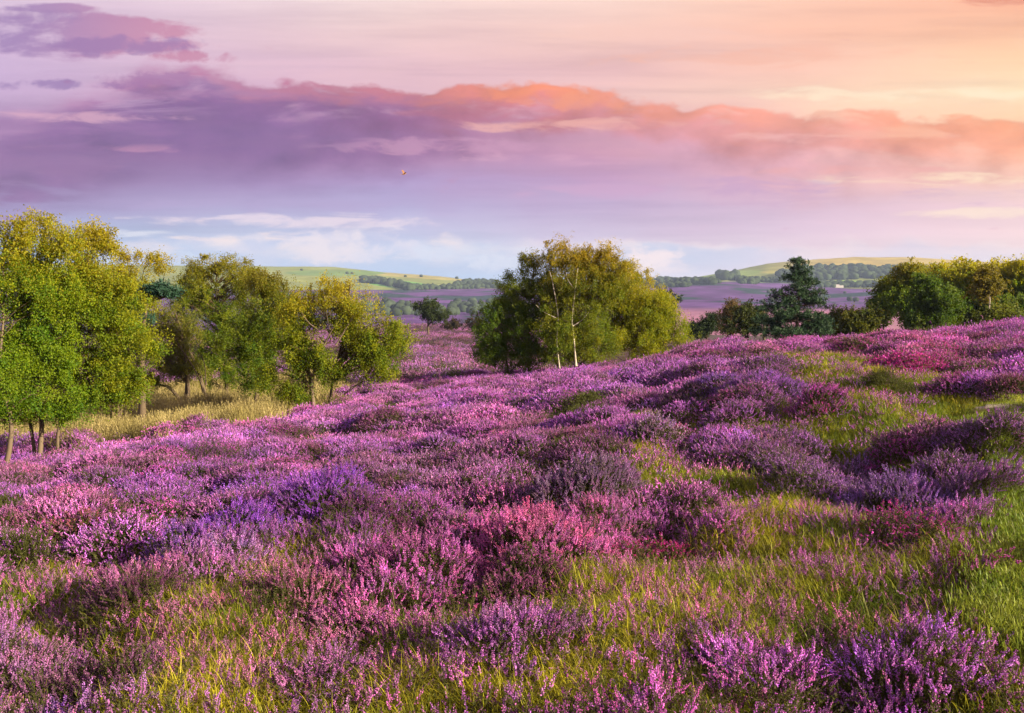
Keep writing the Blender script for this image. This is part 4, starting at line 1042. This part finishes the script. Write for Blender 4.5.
# the long bank: a crisp top edge, a soft foot
EDGE = [(0, 128), (50, 112), (105, 90), (150, 72), (200, 66), (235, 76), (255, 82), (340, 86), (400, 93), (470, 87), (530, 84), (600, 92), (640, 104), (700, 108), (760, 117), (830, 114), (900, 122), (960, 119), (1024, 122)]
ed = g.mul(g.ramp(u, [(upos(a), ((303 - b) / 300.,) * 3) for a, b in EDGE]), 300.)
below = g.sub(g.add(ed, g.add(g.mul(wC, 40.), g.mul(wB, 26.))), v)
lf = g.ss(pu, -430., -215.)
top = g.ss(below, g.sub(g.mul(lf, 12.), 14.), g.sub(22., g.mul(lf, 17.)))
hole = g.mul(g.sub(1., lf), g.ss(g.noise(g.comb(g.mul(pu, .009), g.mul(v, .06), 5.), 1., 6, .62, .4), .46, .62))
top = g.mul(top, g.sub(1., g.mul(hole, .8)))
foot = g.ss(g.add(below, g.mul(wA, 70.)), g.mul(g.ramp(u, [(upos(0), (.85,) * 3), (upos(250), (.95,) * 3), (upos(420), (.75,) * 3), (upos(620), (.42,) * 3), (upos(800), (.75,) * 3), (upos(1024), (.50,) * 3)]), 135.), g.mul(g.ramp(u, [(upos(0), (.5,) * 3), (upos(300), (.52,) * 3), (upos(620), (.16,) * 3), (upos(800), (.42,) * 3), (upos(1024), (.22,) * 3)]), 135.))
bb = g.add(below, g.mul(wB, 26.))
P8 = [0, 130, 260, 400, 520, 640, 800, 1024]
k0 = row([(168, 128, 172), (182, 122, 162), (188, 120, 150), (192, 116, 130), (240, 146, 112), (238, 154, 132), (238, 160, 140), (250, 168, 124)], P8, uu)
k1 = row([(142, 100, 152), (136, 92, 146), (132, 88, 140), (142, 88, 132), (206, 122, 124), (216, 146, 150), (226, 154, 148), (250, 170, 132)], P8, uu)
k2 = row([(136, 94, 148), (128, 88, 142), (130, 90, 144), (146, 98, 146), (176, 120, 152), (204, 152, 176), (220, 164, 172), (250, 188, 160)], P8, uu)
kb = g.mix(g.ss(bb, 6., 24.), k0, k1); kb = g.mix(g.ss(bb, 24., 52.), kb, k2)
wisp = g.ss(nB, .50, .68)
kb = g.mix(g.mul(wisp, .5), kb, c)
kb = g.mix(1., kb, g.ramp(nC, [(.3, (.78, .77, .80)), (.5, (1, 1, 1)), (.7, (1.22, 1.18, 1.14))]), 'MULTIPLY')
c = g.mix(g.mul(g.mul(top, foot), .95), c, kb)
# broken streaks over the left end
def blob(a, b, rx, ry):
    x_ = g.m('DIVIDE', g.sub(pu, math.atan((a - CX) / F) * F), rx); y_ = g.m('DIVIDE', g.sub(v, HOR - b), ry)
    return g.sub(1., g.add(g.mul(x_, x_), g.mul(y_, y_)))
bl = g.m('MAXIMUM', g.m('MAXIMUM', blob(30, 42, 110, 20), blob(125, 34, 75, 13)), blob(186, 52, 36, 7))
bl = g.m('MAXIMUM', bl, blob(60, 15, 34, 4))
mk = g.ss(g.add(g.m('MAXIMUM', bl, -1.5), g.add(g.mul(wB, 6.5), g.mul(wC, 4.))), -.3, .9)
c = g.mix(g.mul(mk, .85), c, g.mix(g.ss(u, upos(10), upos(190)), tuple(SKY * k for k in lin((156, 122, 172))), tuple(SKY * k for k in lin((198, 132, 160)))))
nD = g.noise(g.comb(g.mul(pu, .016), g.mul(v, .075), 21.), 1., 6, .62, .5)
jit = g.add(g.mul(wB, 4.), g.mul(g.sub(nD, .5), 9.))
for (a, b, rx, ry, k, w_) in [(560, 129, 100, 6, (240, 180, 168), .7), (430, 147, 90, 8, (206, 152, 182), .6), (70, 120, 75, 5, (218, 168, 188), .7), (150, 151, 70, 4, (202, 142, 172), .6), (40, 168, 70, 12, (146, 102, 150), .6),
        (230, 140, 120, 12, (134, 94, 144), .7), (940, 181, 110, 6, (255, 226, 192), .9), (850, 172, 70, 4, (236, 166, 160), .7), (870, 200, 130, 8, (204, 164, 192), .7), (985, 213, 60, 5, (255, 230, 204), .7), (750, 187, 80, 8, (194, 152, 190), .6),
        (600, 192, 70, 8, (204, 160, 194), .6), (300, 222, 110, 6, (234, 216, 226), .8), (245, 237, 60, 5, (244, 226, 224), .8), (350, 243, 55, 14, (226, 218, 230), .7), (470, 254, 55, 8, (216, 218, 234), .7), (130, 233, 45, 4, (228, 228, 238), .7),
        (655, 264, 28, 16, (246, 226, 228), .75), (868, 137, 60, 6, (247, 184, 162), .6), (908, 134, 24, 8, (250, 184, 150), .7), (780, 141, 60, 5, (242, 182, 176), .7), (560, 162, 70, 5, (218, 166, 190), .5), (920, 98, 120, 7, (255, 236, 204), .6),
        (760, 62, 130, 9, (245, 184, 160), .5), (640, 38, 90, 7, (246, 202, 188), .5), (1010, 8, 34, 6, (222, 146, 122), .8), (330, 105, 110, 6, (168, 112, 148), .5), (200, 98, 80, 5, (170, 120, 160), .6), (480, 116, 60, 5, (180, 108, 126), .6), (280, 205, 140, 6, (178, 158, 200), .5)]:
    q = g.ss(g.add(g.m('MAXIMUM', blob(a, b, rx, ry), -3.), jit), -.6, 1.6)
    c = g.mix(g.mul(q, w_), c, tuple(SKY * k_ for k_ in lin(k)))
nE = g.noise(g.comb(g.mul(pu, .030), g.mul(v, .042), 33.), 1., 7, .6, .3)
for (a, b, rx, ry, k, w_) in [(270, 250, 50, 14, (206, 208, 230), .6), (335, 246, 50, 16, (236, 224, 230), .8), (385, 252, 34, 10, (222, 218, 234), .7), (455, 256, 36, 9, (214, 220, 238), .7), (500, 262, 34, 8, (222, 224, 238), .6), (650, 262, 26, 16, (250, 230, 230), .8), (150, 262, 50, 9, (210, 224, 242), .6),
        (20, 24, 60, 10, (158, 122, 170), .6), (100, 50, 90, 9, (150, 112, 164), .7), (60, 88, 60, 5, (150, 116, 168), .8), (160, 84, 60, 8, (160, 108, 156), .7), (205, 62, 36, 6, (196, 128, 156), .8), (540, 98, 40, 10, (244, 150, 112), .5), (590, 106, 36, 9, (244, 160, 126), .5)]:
    q = g.ss(g.add(g.m('MAXIMUM', blob(a, b, rx, ry), -3.), g.mul(g.sub(nE, .5), 9.)), -.3, 1.3)
    c = g.mix(g.mul(q, w_), c, tuple(SKY * k_ for k_ in lin(k)))
sky = g.n('ShaderNodeTexSky', sky_type='NISHITA'); sky.sun_disc = False; sky.sun_elevation = SUN_EL; sky.sun_rotation = SUN_AZ
hs = g.n('ShaderNodeHueSaturation'); hs.inputs['Saturation'].default_value = 1.05; hs.inputs['Hue'].default_value = .499; g.put(hs.inputs['Color'], c); c = hs.outputs[0]
c = g.mix(.04, c, sky.outputs[0])
nt.links.new(c, bg.inputs[0])

sun = bpy.data.lights.new('sun', 'SUN'); sun.energy = 5.; sun.angle = R(.5); sun.color = (1., .83, .58)
so = link('sun', sun)
from mathutils import Vector
d = Vector((math.sin(SUN_AZ) * math.cos(SUN_EL), math.cos(SUN_AZ) * math.cos(SUN_EL), math.sin(SUN_EL)))
so.rotation_euler = d.to_track_quat('Z', 'Y').to_euler()

# ------------------------------------------------------------------ haze
if True:
    m, nt, out = mat('haze_air'); g = G(nt)
    pv = g.n('ShaderNodeVolumePrincipled'); pv.inputs['Color'].default_value = (.50, .66, 1., 1); pv.inputs['Density'].default_value = .00012; pv.inputs['Anisotropy'].default_value = .1
    nt.links.new(pv.outputs[0], out.inputs['Volume'])
    v_, f_ = np.array([[x, y, z] for z in (-34, 125) for y in (-6100, 6100) for x in (-6100, 6100)], float), np.array([[0, 2, 3, 1], [4, 5, 7, 6], [0, 1, 5, 4], [1, 3, 7, 5], [3, 2, 6, 7], [2, 0, 4, 6]])
    tag(link('haze', mesh_np('haze', v_, [f_], [m])), 'thin bluish evening haze lying over the land', 'haze', kind='stuff')

# ------------------------------------------------------------------ camera and picture
cam = bpy.data.cameras.new('camera'); cam.sensor_width = 36; cam.lens = F / 1024 * 36; cam.clip_start = .05; cam.clip_end = 20000
co = link('camera', cam, loc=(0, 0, EYE)); co.rotation_euler = (PI / 2 - PITCH, 0, 0)
S.camera = co
S.view_settings.view_transform = 'Standard'; S.view_settings.look = 'None'; S.view_settings.exposure = 1.65; S.view_settings.gamma = 1.
S.cycles.max_bounces = 6; S.cycles.diffuse_bounces = 3; S.cycles.glossy_bounces = 2; S.cycles.transmission_bounces = 4; S.cycles.volume_bounces = 0
S.cycles.use_denoising = True; S.cycles.use_adaptive_sampling = True; S.cycles.adaptive_threshold = .015
